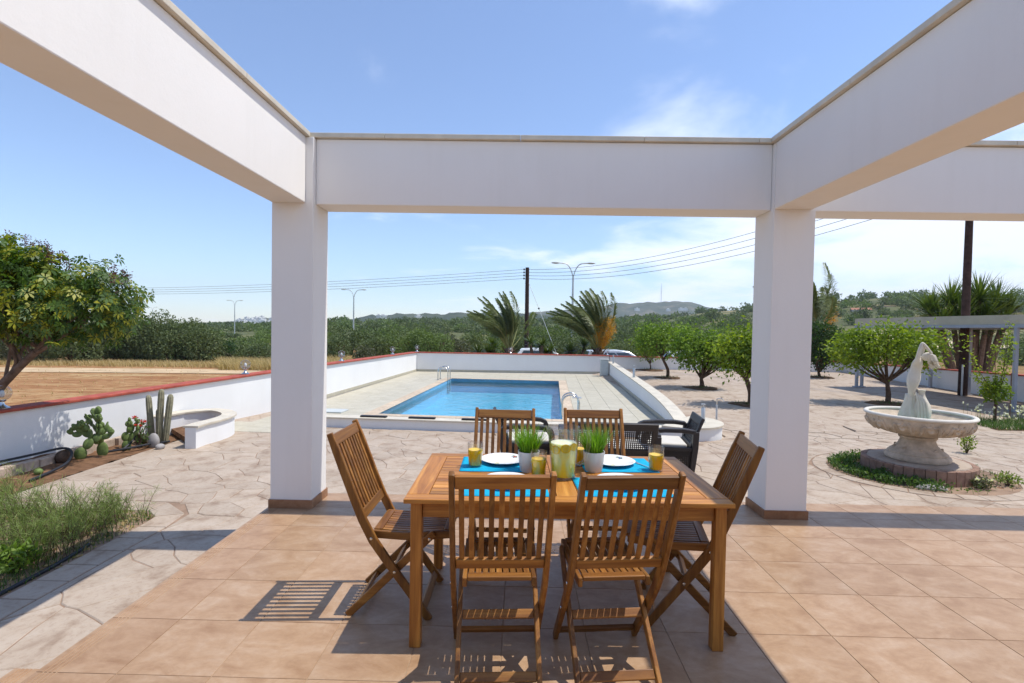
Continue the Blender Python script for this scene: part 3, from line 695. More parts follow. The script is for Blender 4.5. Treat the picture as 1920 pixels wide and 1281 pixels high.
def caps(x0, x1, y0, y1, along):
    L = (x1-x0) if along == 'x' else (y1-y0); n = max(1, round(L/1.05)); r = random.Random(int(abs(x0*100+y0*10)))
    cuts = [0]+sorted([(i+.18*(r.random()-.5))/n for i in range(1, n)])+[1]
    for a, b in zip(cuts, cuts[1:]):
        z = ZT+.0015+r.uniform(0, .0015)
        q = (x0+L*a+.0015, x0+L*b-.0015, y0, y1) if along == 'x' else (x0, x1, y0+L*a+.0015, y0+L*b-.0015)
        MB().box(*q, z, z+tc_).build('coping_stone', 'cap', perg, bevel=.004)
caps(-2.222-ov, -1.92+ov, -3, 4.53, 'y'); caps(2.2125-ov, 2.54+ov, -3, 4.53, 'y'); caps(7.254-ov, 7.62, -3, 4.53, 'y')
caps(-2.222-ov, 7.66, 4.532, 4.868+ov, 'x')

# the terrace's house behind the viewer: unseen wall added and sized to temper skylight
villa = tag(empty('villa', (1.5, -6.0, 0)), 'unseen white villa wall with glazed doors, added behind the tiled porch', 'house')
vw = MB(); vy0, vy1 = -.28, 0.
for (a, b, z0, z1) in ((-9.5, -2.6, -.2, 3.1), (-2.6, 1.2, 2.45, 3.1), (1.2, 2.6, -.2, 3.1), (2.6, 5.4, 2.45, 3.1), (5.4, 11, -.2, 3.1)): vw.box(a, b, vy0, vy1, z0, z1)
vw.build('wall', 'plaster', villa)
for (a, b) in ((-2.6, 1.2), (2.6, 5.4)):
    d_ = MB(); d_.box(a+.002, a+.08, -.2, -.12, .325, 2.448); d_.box(b-.08, b-.002, -.2, -.12, .325, 2.448); d_.box(a+.081, b-.081, -.2, -.12, 2.37, 2.448); d_.box((a+b)/2-.04, (a+b)/2+.04, -.195, -.125, .326, 2.369); fr_ = d_.build('door_frame', 'grey_box', villa)
    for (p, q) in ((a+.081, (a+b)/2-.041), ((a+b)/2+.041, b-.081)): MB().box(p, q, -.17, -.16, .33, 2.368).build('door_pane', 'carglass', fr_)

# ------------------------------------------------------------------ pool
HX, HL = 2.1, 8.4                                                   # half width, length
deck_mb = MB(); dz = -.006
def dq(x0, x1, y0, y1, z0, z1):
    P = [D(x0, y0), D(x1, y0), D(x1, y1), D(x0, y1)]; deck_mb.prism([(p.x, p.y) for p in P], z0, z1)
XL, XR, YN, YF = -4.24, 4.26, -1.36, 12.3
dq(XL, -HX, YN, YF, -.3, dz); dq(HX, XR, YN, YF, -.3, dz); dq(-HX, HX, YN, 0, -.3, dz); dq(-HX, HX, HL, YF, -.3, dz); dq(-4.55, -3.0, -2.28, YN, -.3, dz+.0005)
deck = struct(deck_mb.build('pool_deck', 'deckjoint'))
def deck_tiles():
    s, g, CW = .5, .006, .28; cache = {}
    def put(x0, x1, y0, y1):
        w, h = x1-x0-g, y1-y0-g
        if w < .05 or h < .05: return
        key = (round(w, 3), round(h, 3)); c = D((x0+x1)/2, (y0+y1)/2)
        if key not in cache:
            o = MB().prism([(-w/2, -h/2), (w/2, -h/2), (w/2, h/2), (-w/2, h/2)], dz, .002, .002).build('deck_tile', 'deck', deck); cache[key] = o; o.location = c; o.rotation_euler = (0, 0, -DA)
        else: link_copy(cache[key], deck, c, -DA)
    def area(x0, x1, y0, y1, sx=s, sy=s):
        nx, ny = max(1, round((x1-x0)/sx)), max(1, round((y1-y0)/sy))
        for i in range(nx):
            for j in range(ny): put(x0+(x1-x0)*i/nx, x0+(x1-x0)*(i+1)/nx, y0+(y1-y0)*j/ny, y0+(y1-y0)*(j+1)/ny)
    area(XL, -HX-CW, YN, 11.4); area(HX+CW, XR-.02, YN, 11.4); area(-HX-CW, HX+CW, YN, -CW, .5, .54); area(-HX-CW, HX+CW, HL+CW, 11.4)
    area(-4.55, -3.0, -2.28, YN, .5, .46)
deck_tiles()
pool = tag(empty('swimming_pool', D(0, HL/2)), 'rectangular blue swimming pool sunk into the cream tiled deck', 'pool'); pool.rotation_euler = (0, 0, -DA)
h = HL/2
b = MB(); b.add([(-HX, -h, -.62), (HX, -h, -.62), (HX, h, -.52), (-HX, h, -.52), (-HX, -h, -.005), (HX, -h, -.005), (HX, h, -.005), (-HX, h, -.005)], [(0, 1, 2, 3), (0, 4, 5, 1), (1, 5, 6, 2), (2, 6, 7, 3), (3, 7, 4, 0)])
b.build('basin', 'mosaic', pool)
wv = MB(); nx, ny = 30, 60
wv.add([(-HX+.002+(2*HX-.004)*i/nx, -h+.002+(HL-.004)*j/ny, -.11) for j in range(ny+1) for i in range(nx+1)], [(j*(nx+1)+i, j*(nx+1)+i+1, (j+1)*(nx+1)+i+1, (j+1)*(nx+1)+i) for j in range(ny) for i in range(nx)])
wv.build('water_surface', 'water', pool, True)
CW = .28; cp = {}
def coping(x0, x1, y0, y1):
    w, hh = x1-x0-.006, y1-y0-.006; k = (round(w, 3), round(hh, 3))
    if k not in cp:
        cp[k] = MB().prism([(-w/2, -hh/2), (w/2, -hh/2), (w/2, hh/2), (-w/2, hh/2)], dz, .012, .006).build('coping_stone', 'coping', pool); o = cp[k]
    else: o = link_copy(cp[k], pool)
    o.location = ((x0+x1)/2, (y0+y1)/2, 0)
n = 17
for i in range(n):
    for sx in (-1, 1):
        a, b_ = sorted((sx*(HX-.02), sx*(HX+CW-.003))); coping(a, b_, -h+HL*i/n, -h+HL*(i+1)/n)
n = 9
for i in range(n):
    x0, x1 = -HX-CW+(2*HX+2*CW)*i/n, -HX-CW+(2*HX+2*CW)*(i+1)/n
    coping(x0, x1, h+.003, h+CW-.003); coping(x0, x1, -h-CW+.003, -h-.003)
# kerb along the near side, ending in a rounded nose at the right wall
kb = tag(empty('pool_kerb', D(0, -1.5)), 'low white kerb with cream coping along the near side of the pool', 'kerb'); kb.rotation_euler = (0, 0, -DA)
MB().box(-3.0, 4.26, -.11, .11, -.03, .17).build('kerb_body', 'wall_white', kb)
for i in range(9): MB().box(-3.02+i*.81, -3.02+(i+1)*.81-.004, -.14, .14, .172, .20).build('coping_stone', 'cap', kb, bevel=.004)
pw = tag(empty('pool_side_wall', (0, 0, 0)), 'white garden wall with cream coping along the right side of the pool', 'wall')
def wallseg(mbs, A, B, t, z0a, z1a, z0b, z1b):
    A = Vector(A); B = Vector(B); d = (B-A).normalized(); nrm = Vector((-d.y, d.x, 0))*t/2
    V = [A-nrm, B-nrm, B+nrm, A+nrm]; zz0 = (z0a, z0b, z0b, z0a); zz1 = (z1a, z1b, z1b, z1a)
    mbs.add([(p.x, p.y, z) for p, z in zip(V, zz0)]+[(p.x, p.y, z) for p, z in zip(V, zz1)], [(0, 3, 2, 1), (4, 5, 6, 7), (0, 1, 5, 4), (1, 2, 6, 5), (2, 3, 7, 6), (3, 0, 4, 7)])
A, B = D(XR+.12, -1.1), D(XR+.12, 11.45)
def side_top(w): return .215+.22*(1-math.exp(-(w+1.1)/1.2))+.15*(w+1.1)/12.5                       # the wall drops towards its near end
def loft(mb, x0, x1, ws, zlo, zhi):
    V = []
    for w in ws:
        for x, z in ((x0, zlo(w)), (x1, zlo(w)), (x1, zhi(w)), (x0, zhi(w))): p = D(x, w); V.append((p.x, p.y, z))
    m = len(ws); mb.add(V, [(0, 1, 2, 3), tuple(4*(m-1)+k for k in (3, 2, 1, 0))]+[(4*i+k, 4*i+4+k, 4*i+4+(k+1) % 4, 4*i+(k+1) % 4) for i in range(m-1) for k in range(4)])
wb = MB(); loft(wb, XR+.02, XR+.22, [-1.1+12.55*(k/30)**1.6 for k in range(31)], lambda w: -.1, lambda w: side_top(w)-.002); wb.build('wall_body', 'wall_white', pw)
sk = MB(); wallseg(sk, D(XR+.012, -1.0), D(XR+.012, 11.4), .012, .0, .10, .0, .10); sk.build('skirting', 'skirting', pw)
for i in range(12):
    a_, b_w = -1.1+12.55*i/12+(.003 if i else 0), -1.1+12.55*(i+1)/12-.003; c = MB(); loft(c, XR-.015, XR+.255, [a_+(b_w-a_)*k/5 for k in range(6)], side_top, lambda w: side_top(w)+.03); c.build('coping_stone', 'cap', pw)
# rounded nose
nc = D(XR+.12, -1.05); NR = .74
def nosepts(r): return [(nc.x+r*math.cos(t), nc.y+r*math.sin(t)) for t in np.linspace(-2.35, 1.0, 22)]
MB().prism(nosepts(NR), -.05, .212).build('rounded_end', 'wall_white', pw, True, angle=30)
MB().prism(nosepts(NR+.03), .2135, .2435).build('end_coping', 'cap', pw, True, angle=30)
# ladders
def ladder(name, at, rz, label, drop=.5):
    t = tag(empty(name, at, rz), label, 'pool ladder', 'pool ladders')
    for s in (-.2, .2):
        pts = [(s, -.36, 0)]+[(s, -.36, .26)]+[(s, -.36+.19-.19*math.cos(a), .32+.17*math.sin(a)) for a in np.linspace(.1, pi-.1, 9)]+[(s, .02, .24), (s, .03, -drop)]
        MB().tube(pts, .02, 10).build('handrail', 'steel', t, True)
        MB().lathe([(.045, .002), (.045, .012), (.025, .02)], 14, (s, -.36)).build('flange', 'steel', t, True)
    for z in (-.22, -.42): MB().box(-.2, .2, -.01, .07, z-.012, z+.012).build('tread', 'steel', t, bevel=.004)
ladder('pool_ladder', D(-HX+.0, HL-.55, .012), -DA-pi/2, 'stainless steel ladder at the far left corner of the pool')
ladder('pool_ladder', D(HX-.0, .55, .012), -DA+pi/2, 'stainless steel ladder at the near right corner of the pool, behind the chairs')
# black mats lying along the kerb, drain grids
for k, (p, w) in enumerate((((708, 778), .52), ((796, 781), .52), ((893, 784), .52))):
    c = PZ(p[0], p[1]-1, .21); o = MB().box(-w/2, w/2, -.05, .05, 0, .03).build('black_light_bar', 'black', bevel=.004); o.location = (c.x, D(0, -1.5).y-(c.x-DO.x)*math.sin(DA), .2015); o.rotation_euler = (0, 0, -DA)
    tag(o, ('first', 'second', 'third')[k]+' black bar from the left lying on the pool kerb', 'light bar', 'black bars on the pool kerb')
o = MB().box(-.13, .13, -.13, .13, .0025, .012).build('drain_grate', 'galv', bevel=.003); o.location = PZ(1082, 746, 0); o.rotation_euler = (0, 0, -DA); tag(o, 'small metal drain grate in the deck right of the pool', 'drain')
o = MB().box(-.55, .55, -.22, .22, .0025, .035).build('shower_tray', 'grey_box', bevel=.006); o.location = D(-3.45, .12, 0); o.rotation_euler = (0, 0, -DA); tag(o, 'pale blue grey tray lying on the deck by the left column', 'tray')

# ------------------------------------------------------------------ garden walls with red caps
def garden_wall(name, label, pts, t, capw, skirt=False, capmat='redcap', side=1):
    """pts: (x, y, z_base, z_top) along the garden-side face of the wall"""
    w = tag(empty(name, (pts[0][0], pts[0][1], pts[0][2])), label, 'wall'); o = Vector(w.location)
    wb, cp_, sk_ = MB(), MB(), MB()
    for a, b in zip(pts, pts[1:]):
        A = Vector((a[0], a[1], 0)); B = Vector((b[0], b[1], 0)); d = (B-A).normalized(); nrm = Vector((-d.y, d.x, 0))*side
        A2, B2 = A+nrm*t/2, B+nrm*t/2
        wallseg(wb, A2-o*1, B2-o*1, t, a[2]-.4-o.z, a[3]-o.z, b[2]-.4-o.z, b[3]-o.z)
        wallseg(cp_, A2-d*.03-o, B2+d*.03-o, capw, a[3]+.001-o.z, a[3]+.042-o.z, b[3]+.001-o.z, b[3]+.042-o.z)
        if skirt: wallseg(sk_, A-nrm*.006-o, B-nrm*.006-o, .012, a[2]+.0-o.z, a[2]+.1-o.z, b[2]-o.z, b[2]+.1-o.z)
    wb.build('wall_body', 'wall_white', w); cp_.build('wall_cap', capmat, w, bevel=.008)
    if skirt: sk_.build('skirting', 'skirting', w)
    return w
WL = [(-7.75, 3.1), (-6.93, 6.67), (-5.27, 13.5)]; WL2 = [(-5.27, 13.5), (-4.60, 22.75)]
garden_wall('boundary_wall', 'white boundary wall with red cap behind the cactus bed', [(-7.75, 3.3, 0, .66), (-6.93, 6.67, .05, .735), (-5.27, 13.5, 0, .91)], .2, .30)
garden_wall('boundary_wall', 'white boundary wall with red cap along the left side of the pool', [(-5.27, 13.5, 0, .905), (-4.60, 22.75, 0, .835)], .2, .30, True)
garden_wall('boundary_wall', 'white boundary wall with red cap across the far end of the pool', [(-4.60, 22.75, 0, .83), (4.1, 23.2, 0, .81)], .2, .30, True)
garden_wall('boundary_wall', 'white boundary wall with red cap behind the citrus trees', [(4.13, 23.2, .2, .79), (14.8, 23.4, .2, .72)], .2, .30)
garden_wall('boundary_wall', 'white boundary wall with red cap behind the carport', [(14.8, 23.65, .1, .712), (14.8, 15.5, .05, .84), (15.0, 8, 0, .92)], .2, .30)

# ------------------------------------------------------------------ teak folding chairs
def make_chair():
    t = empty('folding_chair'); W = .456; yo = W/2-.0125                # chair faces +x, origin on the floor between the feet
    st_pts = [(-.337, 1.045), (-.297, .945), (-.245, .81), (-.195, .68), (-.145, .56), (-.085, .445), (.0, .325), (.10, .19), (.20, .055), (.24, .0)]
    for s in (-1, 1):
        pts = [(x, s*yo, z) for x, z in st_pts]
        MB().ribbon(pts, .024, (0, 1, 0), [.034, .045, .047, .048, .05, .052, .05, .047, .045, .044]).build('back_stile', 'wood_z', t, bevel=.006)
        MB().ribbon([(.255, s*(yo-.027), .482), (.10, s*(yo-.027), .33), (-.02, s*(yo-.027), .21), (-.235, s*(yo-.027), 0)], .022, (0, 1, 0), [.04, .045, .045, .042]).build('leg', 'wood_x', t, bevel=.005)
        MB().ribbon([(-.10, s*(yo-.052), .462), (.08, s*(yo-.052), .452), (.25, s*(yo-.052), .462), (.345, s*(yo-.052), .468)], .022, (0, 1, 0), [.045, .045, .05, .042]).build('seat_rail', 'wood_x', t, bevel=.005)
        for bx_, bz_ in ((-.093, .458), (.235, .462), (.04, .27)):
            o = MB().lathe([(.0085, 0), (.008, .003), (.004, .0045)], 12).build('bolt', 'steel', t, True); o.location = (bx_, s*(yo+.0125), bz_); o.rotation_euler = (-s*pi/2, 0, 0)
    iw = yo-.013
    def on(z):                                                           # x on the stile at height z
        for (x0, z0), (x1, z1) in zip(st_pts, st_pts[1:]):
            if z1 <= z <= z0: return x0+(x1-x0)*(z0-z)/(z0-z1)
    def rail(z0, z1, th, name, n=3):
        pts = [(on(z0+(z1-z0)*k/n), 0, z0+(z1-z0)*k/n) for k in range(n+1)]
        MB().ribbon(pts, 2*iw, (0, 1, 0), th).build(name, 'wood_y', t, bevel=.004)
    rail(.972, 1.032, .022, 'top_rail'); rail(.555, .605, .022, 'lower_back_rail')
    for k in range(9):
        y = -iw+.028+(2*iw-.056)*k/8
        pts = [(on(z)+.001, y, z) for z in (.604, .69, .78, .88, .973)]
        MB().ribbon(pts, .0235, (0, 1, 0), .011).build('back_slat', 'wood_z', t, bevel=.002)
    sw = yo-.065
    MB().box(-.10, -.052, -sw, sw, .466, .487).build('seat_rear_rail', 'wood_y', t, bevel=.004)
    MB().box(.302, .352, -sw, sw, .468, .490).build('seat_front_rail', 'wood_y', t, bevel=.006)
    for k in range(9):
        y = -sw+.018+(2*sw-.036)*k/8
        MB().ribbon([(-.051, y, .477), (.05, y, .470), (.18, y, .470), (.301, y, .478)], .0265, (0, 1, 0), .012).build('seat_slat', 'wood_x', t, bevel=.002)
    lw = yo-.04
    MB().bar((-.175, -lw, .06), (-.175, lw, .06), .02, .042, (1, 0, 1)).build('stretcher', 'wood_y', t, bevel=.004)
    MB().bar((.20, -iw, .06), (.20, iw, .06), .02, .04, (-.6, 0, .8)).build('stretcher', 'wood_y', t, bevel=.004)
    MB().bar((.015, -lw, .245), (.015, lw, .245), .02, .042, (1, 0, 1)).build('stretcher', 'wood_y', t, bevel=.004)
    return t
CH = [((-.72, 3.045), .0, 'teak folding chair at the left end of the table, seen side on'),
      ((-.08, 2.455), 93.6, 'teak folding chair nearest the camera on the left, seen from behind'),
      ((.46, 2.485), 96, 'teak folding chair nearest the camera on the right, seen from behind'),
      ((-.10, 3.53), -90.5, 'teak folding chair on the far side of the table, behind the left potted grass'),
      ((.585, 3.60), -89, 'teak folding chair on the far side of the table, behind the right potted grass'),
      ((1.007, 2.98), 169, 'teak folding chair at the right end of the table, turned slightly')]
proto = make_chair()
for i, ((x, y), a, lab) in enumerate(CH):
    o = proto if i == 0 else copy_tree(proto)
    o.location = (x, y, PORCH); o.rotation_euler = (0, 0, math.radians(a)); tag(o, lab, 'chair', 'folding chairs round the table')

# ------------------------------------------------------------------ teak table
TZT = 1.108; TK = (HC-TZT)/(HC-1.085)
tb = tag(empty('dining_table', (.261, 3.045, PORCH), math.radians(1.2)), 'slatted teak dining table laid with blue placemats', 'table')
TL, TWd, H = 1.69, .96, TZT-PORCH; a, b_ = TL/2, TWd/2; fr = .085
for s in (-1, 1):
    MB().box(-a, a, *sorted((s*b_, s*(b_-fr))), H-.024, H).build('top_frame', 'twood_x', tb, bevel=.004)
    MB().box(*sorted((s*a, s*(a-fr-.03))), -b_+fr+.002, b_-fr-.002, H-.024, H).build('top_frame', 'twood_y', tb, bevel=.003)
    MB().box(-a+.092, a-.092, s*(b_-.05)-.011, s*(b_-.05)+.011, H-.105, H-.0245).build('apron', 'twood_x', tb, bevel=.003)
    MB().box(s*(a-.062)-.011, s*(a-.062)+.011, -b_+.08, b_-.08, H-.105, H-.0245).build('apron', 'twood_y', tb, bevel=.003)
    for q in (-1, 1):
        cx, cy = s*(a-.062), q*(b_-.05)
        MB().box(cx-.029, cx+.029, cy-.029, cy+.029, 0, H-.0245).build('leg', 'twood_z', tb, bevel=.004)
cw = .115
MB().box(-cw/2, cw/2, -b_+fr+.002, b_-fr-.002, H-.024, H).build('top_frame', 'twood_y', tb, bevel=.003)
ns = 14; y0, y1 = -b_+fr+.003, b_-fr-.003
for sx in (-1, 1):
    x0, x1 = sorted((sx*(cw/2+.003), sx*(a-fr-.033)))
    for k in range(ns): MB().box(x0, x1, y0+(y1-y0)*k/ns+.0018, y0+(y1-y0)*(k+1)/ns-.0018, H-.019, H-.001).build('top_slat', 'twood_x', tb, bevel=.0015)
MB().box(-a+.1, a-.1, -b_+.12, b_-.12, H-.05, H-.028).build('under_batten', 'twood_x', tb)

# ------------------------------------------------------------------ things on the table
def on_table(x, y, dz=0): return (x*TK, y*TK, TZT+dz+.0005)
def mat_(cx, cy, w, d, rz, lab):
    mb = MB(); n = 24; V = []
    for j in range(9):
        for i in range(n+1):
            x, y = -w/2+w*i/n, -d/2+d*j/8; V.append((x, y, .0025+.0008*mnoise.noise(Vector((x*9+cx*7, y*9, 0)))))
    mb.add(V, [(j*(n+1)+i, j*(n+1)+i+1, (j+1)*(n+1)+i+1, (j+1)*(n+1)+i) for j in range(8) for i in range(n)])
    o = mb.build('placemat', 'cloth', None, True); o.modifiers.new('thick', 'SOLIDIFY').thickness = .002; o.modifiers['thick'].offset = -1
    o.location = on_table(cx, cy); o.rotation_euler = (0, 0, math.radians(rz)); tag(o, lab, 'placemat', 'turquoise placemats'); return o
mat_(-.13, 3.335, .46, .35, 1.5, 'turquoise placemat at the far left setting')
mat_(.66, 3.375, .46, .34, 2.5, 'turquoise placemat at the far right setting, with a fork')
mat_(-.07, 2.865, .47, .34, 2, 'turquoise placemat at the near left setting')
mat_(.595, 2.90, .50, .34, 2.5, 'turquoise placemat at the near right setting')
petal_cols = {'petal_red': (.55, .06, .03), 'petal_blue': (.05, .11, .35), 'petal_leaf': (.10, .22, .04), 'petal_yellow': (.7, .55, .1)}
for k_, c_ in petal_cols.items(): M[k_] = pmat('glaze_'+k_, c_, .2, .5, .2, 60, 50, 0)
def plate(x, y, rz, lab, main):
    t = tag(empty('dinner_plate', on_table(x, y, .0035), math.radians(rz)), lab, 'plate', 'porcelain plates'); t.scale = (1.08, 1.08, 1.08)
    def wob(a_, i): return 1+.022*abs(math.sin(a_*4))*min(1, i/5) if i < 8 else 1+.022*abs(math.sin(a_*4))*max(0, (13-i)/6)
    pr = [(.03, .0), (.078, .0), (.082, .003), (.10, .010), (.122, .017), (.131, .0205), (.132, .0225), (.130, .023), (.12, .020), (.10, .0135), (.085, .008), (.07, .0065), (.03, .006)]
    MB().lathe(pr, 64, wob=wob).build('plate_body', 'ceramic', t, True, angle=60)
    r = random.Random(int(x*1000))
    for k, (ang, rad, colr) in enumerate(((.75, .104, main), (-1.9, .100, 'petal_yellow'))):
        zc = .0135+.012*(rad-.10)/.022*.35+.0022
        cx, cy = rad*math.cos(ang), rad*math.sin(ang)
        for q in range(6):
            f = MB(); aa = q*pi/3+r.random(); px_, py_ = cx+.009*math.cos(aa), cy+.009*math.sin(aa)
            f.ball((px_, py_, zc), (.007, .005, .0009), 8, 4, Matrix.Rotation(aa, 3, 'Z')); f.build('printed_flower', colr if q < 4 else 'petal_leaf', t, True)
        if k == 0:
            for q in range(3):
                f = MB(); aa = ang+.9+q*.5; f.ball((cx+.02*math.cos(aa), cy+.02*math.sin(aa), zc+.0005), (.011, .003, .0008), 8, 4, Matrix.Rotation(aa, 3, 'Z')); f.build('printed_leaf', 'petal_leaf', t, True)
plate(-.095, 3.385, 0, 'white porcelain plate with a red flower, far left setting', 'petal_red')
plate(.64, 3.40, 10, 'white porcelain plate with a blue flower, far right setting', 'petal_blue')
plate(-.06, 2.91, 140, 'white porcelain plate behind the back of the near left chair', 'petal_red')
plate(.60, 2.94, 200, 'white porcelain plate behind the back of the near right chair', 'petal_blue')
def tumbler(x, y, lab, fill=.098):
    t = tag(empty('juice_glass', on_table(x, y, .001)), lab, 'glass', 'glasses of orange juice'); t.scale = (1.15, 1.15, 1.08)
    outer = [(.034, 0), (.0365, .004), (.039, .06), (.0405, .066), (.0425, .14), (.0418, .1415)]; inner = [(.0405, .14), (.0388, .068), (.0368, .06), (.034, .011), (.0, .010)]
    MB().lathe(outer+inner, 32, caps=False).build('tumbler', 'glass', t, True, angle=50)
    MB().lathe([(.0005, .0115), (.0335, .0115), (.0364, .06), (.0384, .068), (.0398, fill-.003), (.0398, fill), (.0005, fill)], 32).build('orange_juice', 'juice', t, True, angle=50)
    MB().lathe([(.0005, fill+.0005), (.039, fill+.0005), (.0375, fill+.0025), (.0005, fill+.0015)], 24).build('froth', pmat('juice_froth', (.85, .55, .09), .5, .3, .2, 120), t, True)
    return t
tumbler(-.272, 3.268, 'glass of orange juice at the far left corner of the settings')
tumbler(.1305, 3.07, 'glass of orange juice between the left potted grass and the jug')
tumbler(.890, 3.258, 'glass of orange juice at the right end of the table', .093)
tumbler(.4213, 3.35, 'glass of orange juice half hidden behind the jug handle')
# jug
jg = tag(empty('lemonade_jug', on_table(.278, 3.055, .001), math.radians(-8)), 'tall clear jug of lemonade with lemon slices', 'jug'); jg.scale = (1.28, 1.28, 1.12)
def spout(a_, i):
    w = math.exp(-((a_-pi)/.22)**2)
    return 1+(.20*w if i in (4, 5, 6) else .06*w if i in (3, 7) else 0)
MB().lathe([(.052, 0), (.0565, .004), (.062, .12), (.068, .225), (.073, .270), (.0725, .272), (.0705, .270), (.0655, .224), (.0595, .12), (.054, .014), (.0005, .012)], 48, caps=False, wob=spout).build('jug_body', 'glass', jg, True, angle=50)
MB().lathe([(.0005, .0145), (.0515, .0145), (.0562, .12), (.0588, .18), (.0590, .188), (.0005, .188)], 40).build('lemonade', 'lemonade', jg, True, angle=50)
hp = [(.066, 0, .245), (.085, 0, .255), (.105, 0, .248), (.115, 0, .22), (.113, 0, .17), (.104, 0, .12), (.09, 0, .088), (.072, 0, .078), (.060, 0, .078)]
MB().tube(hp, [.007, .009, .0095, .0095, .0095, .0095, .009, .008, .006], 10).build('handle', 'glass', jg, True)
for k, (ax, az, spin, rad) in enumerate(((-2.15, .158, .3, .023), (-1.35, .168, -.3, .023), (-.65, .174, .5, .020), (-2.8, .162, .4, .021), (.2, .165, 1.2, .022), (1.5, .165, .9, .022))):
    R_ = .0582-.04*(.178-az)
    rot = Matrix.Rotation(ax+pi/2, 4, 'Z') @ Matrix.Rotation(pi/2, 4, 'X') @ Matrix.Rotation(spin, 4, 'Z')
    s = MB().lathe([(.0005, -.0025), (rad*.9, -.0025), (rad, -.002), (rad, .002), (rad*.9, .0025), (.0005, .0025)], 24).build('lemon_slice', 'lemon', jg, True, angle=50)
    s.matrix_local = Matrix.Translation((R_*math.cos(ax), R_*math.sin(ax), az)) @ rot
    f = MB()
    for q in range(8): f.ball((rad*.5*math.cos(q*pi/4), rad*.5*math.sin(q*pi/4), 0), (rad*.38, rad*.17, .0034), 6, 4, Matrix.Rotation(q*pi/4, 3, 'Z'))
    f.build('lemon_flesh', 'lemon_flesh', s, True)
# potted grass
def potted_grass(x, y, lab, seed):
    t = tag(empty('potted_grass', on_table(x, y, .0)), lab, 'potted plant', 'pots of grass on the table'); t.scale = (1.14, 1.14, 1.08)
    MB().lathe([(.044, 0), (.046, .003), (.0545, .070), (.0575, .098), (.059, .112), (.0585, .115), (.055, .114), (.053, .098), (.0005, .098)], 40, caps=True).build('pot', 'pot', t, True, angle=50)
    MB().lathe([(.0005, .1), (.052, .1), (.045, .106), (.0005, .108)], 24).build('soil', 'soil', t, True)
    r_ = np.sqrt(rng.random(420))*.043; a_ = rng.random(420)*2*pi
    P = np.stack([r_*np.cos(a_), r_*np.sin(a_), np.full(420, .103)], 1)
    V, Q, A_ = blades(P, .16, .0052, .75, None, 4)
    # lean outwards
    out = P/.043; base = np.repeat(P, 10, 0); hh = (V[:, 2]-.103)
    V = V+np.repeat(out, 10, 0)*np.array([1, 1, 0])*(hh[:, None]*.33)
    o = mesh_np('grass_blades', V, Q, 'grass', t, A_); stuff(o)
potted_grass(.072, 3.195, 'white pot of bright green grass left of the jug', 1)
potted_grass(.487, 3.225, 'white pot of bright green grass right of the jug', 2)
def cutlery(name, x, y, rz, lab):
    t = tag(empty(name, on_table(x, y, .0045), math.radians(rz)), lab, 'fork' if name == 'fork' else 'knife')
    if name == 'fork':
        MB().ribbon([(0, -.095, .002), (0, -.05, .003), (0, 0, .003), (0, .03, .002)], .008, (1, 0, 0), .002).build('handle', 'steel', t, bevel=.0006)
        MB().ribbon([(0, .03, .002), (0, .04, .001), (0, .05, .002)], .020, (1, 0, 0), .0018).build('fork_head', 'steel', t)
        for k in range(4): MB().ribbon([(-.0085+k*.0057, .05, .002), (-.0085+k*.0057, .07, .003), (-.0085+k*.0057, .095, .007)], .0028, (1, 0, 0), .0016).build('tine', 'steel', t)
    else:
        MB().ribbon([(0, -.1, .002), (0, -.02, .002), (0, .0, .002)], .011, (1, 0, 0), .004).build('handle', 'steel', t, bevel=.001)
        MB().ribbon([(0, 0, .0015), (.001, .06, .0015), (.002, .1, .0015)], .015, (1, 0, 0), .0015).build('blade', 'steel', t)
cutlery('fork', .83, 3.37, 25, 'steel fork on the placemat at the far right setting')
cutlery('fork', .135, 2.88, 3, 'steel fork beside the plate at the near left setting')
cutlery('knife', .385, 2.90, 4, 'steel knife beside the plate at the near right setting')
cutlery('fork', .80, 2.93, 3, 'steel fork beside the plate at the near right setting')

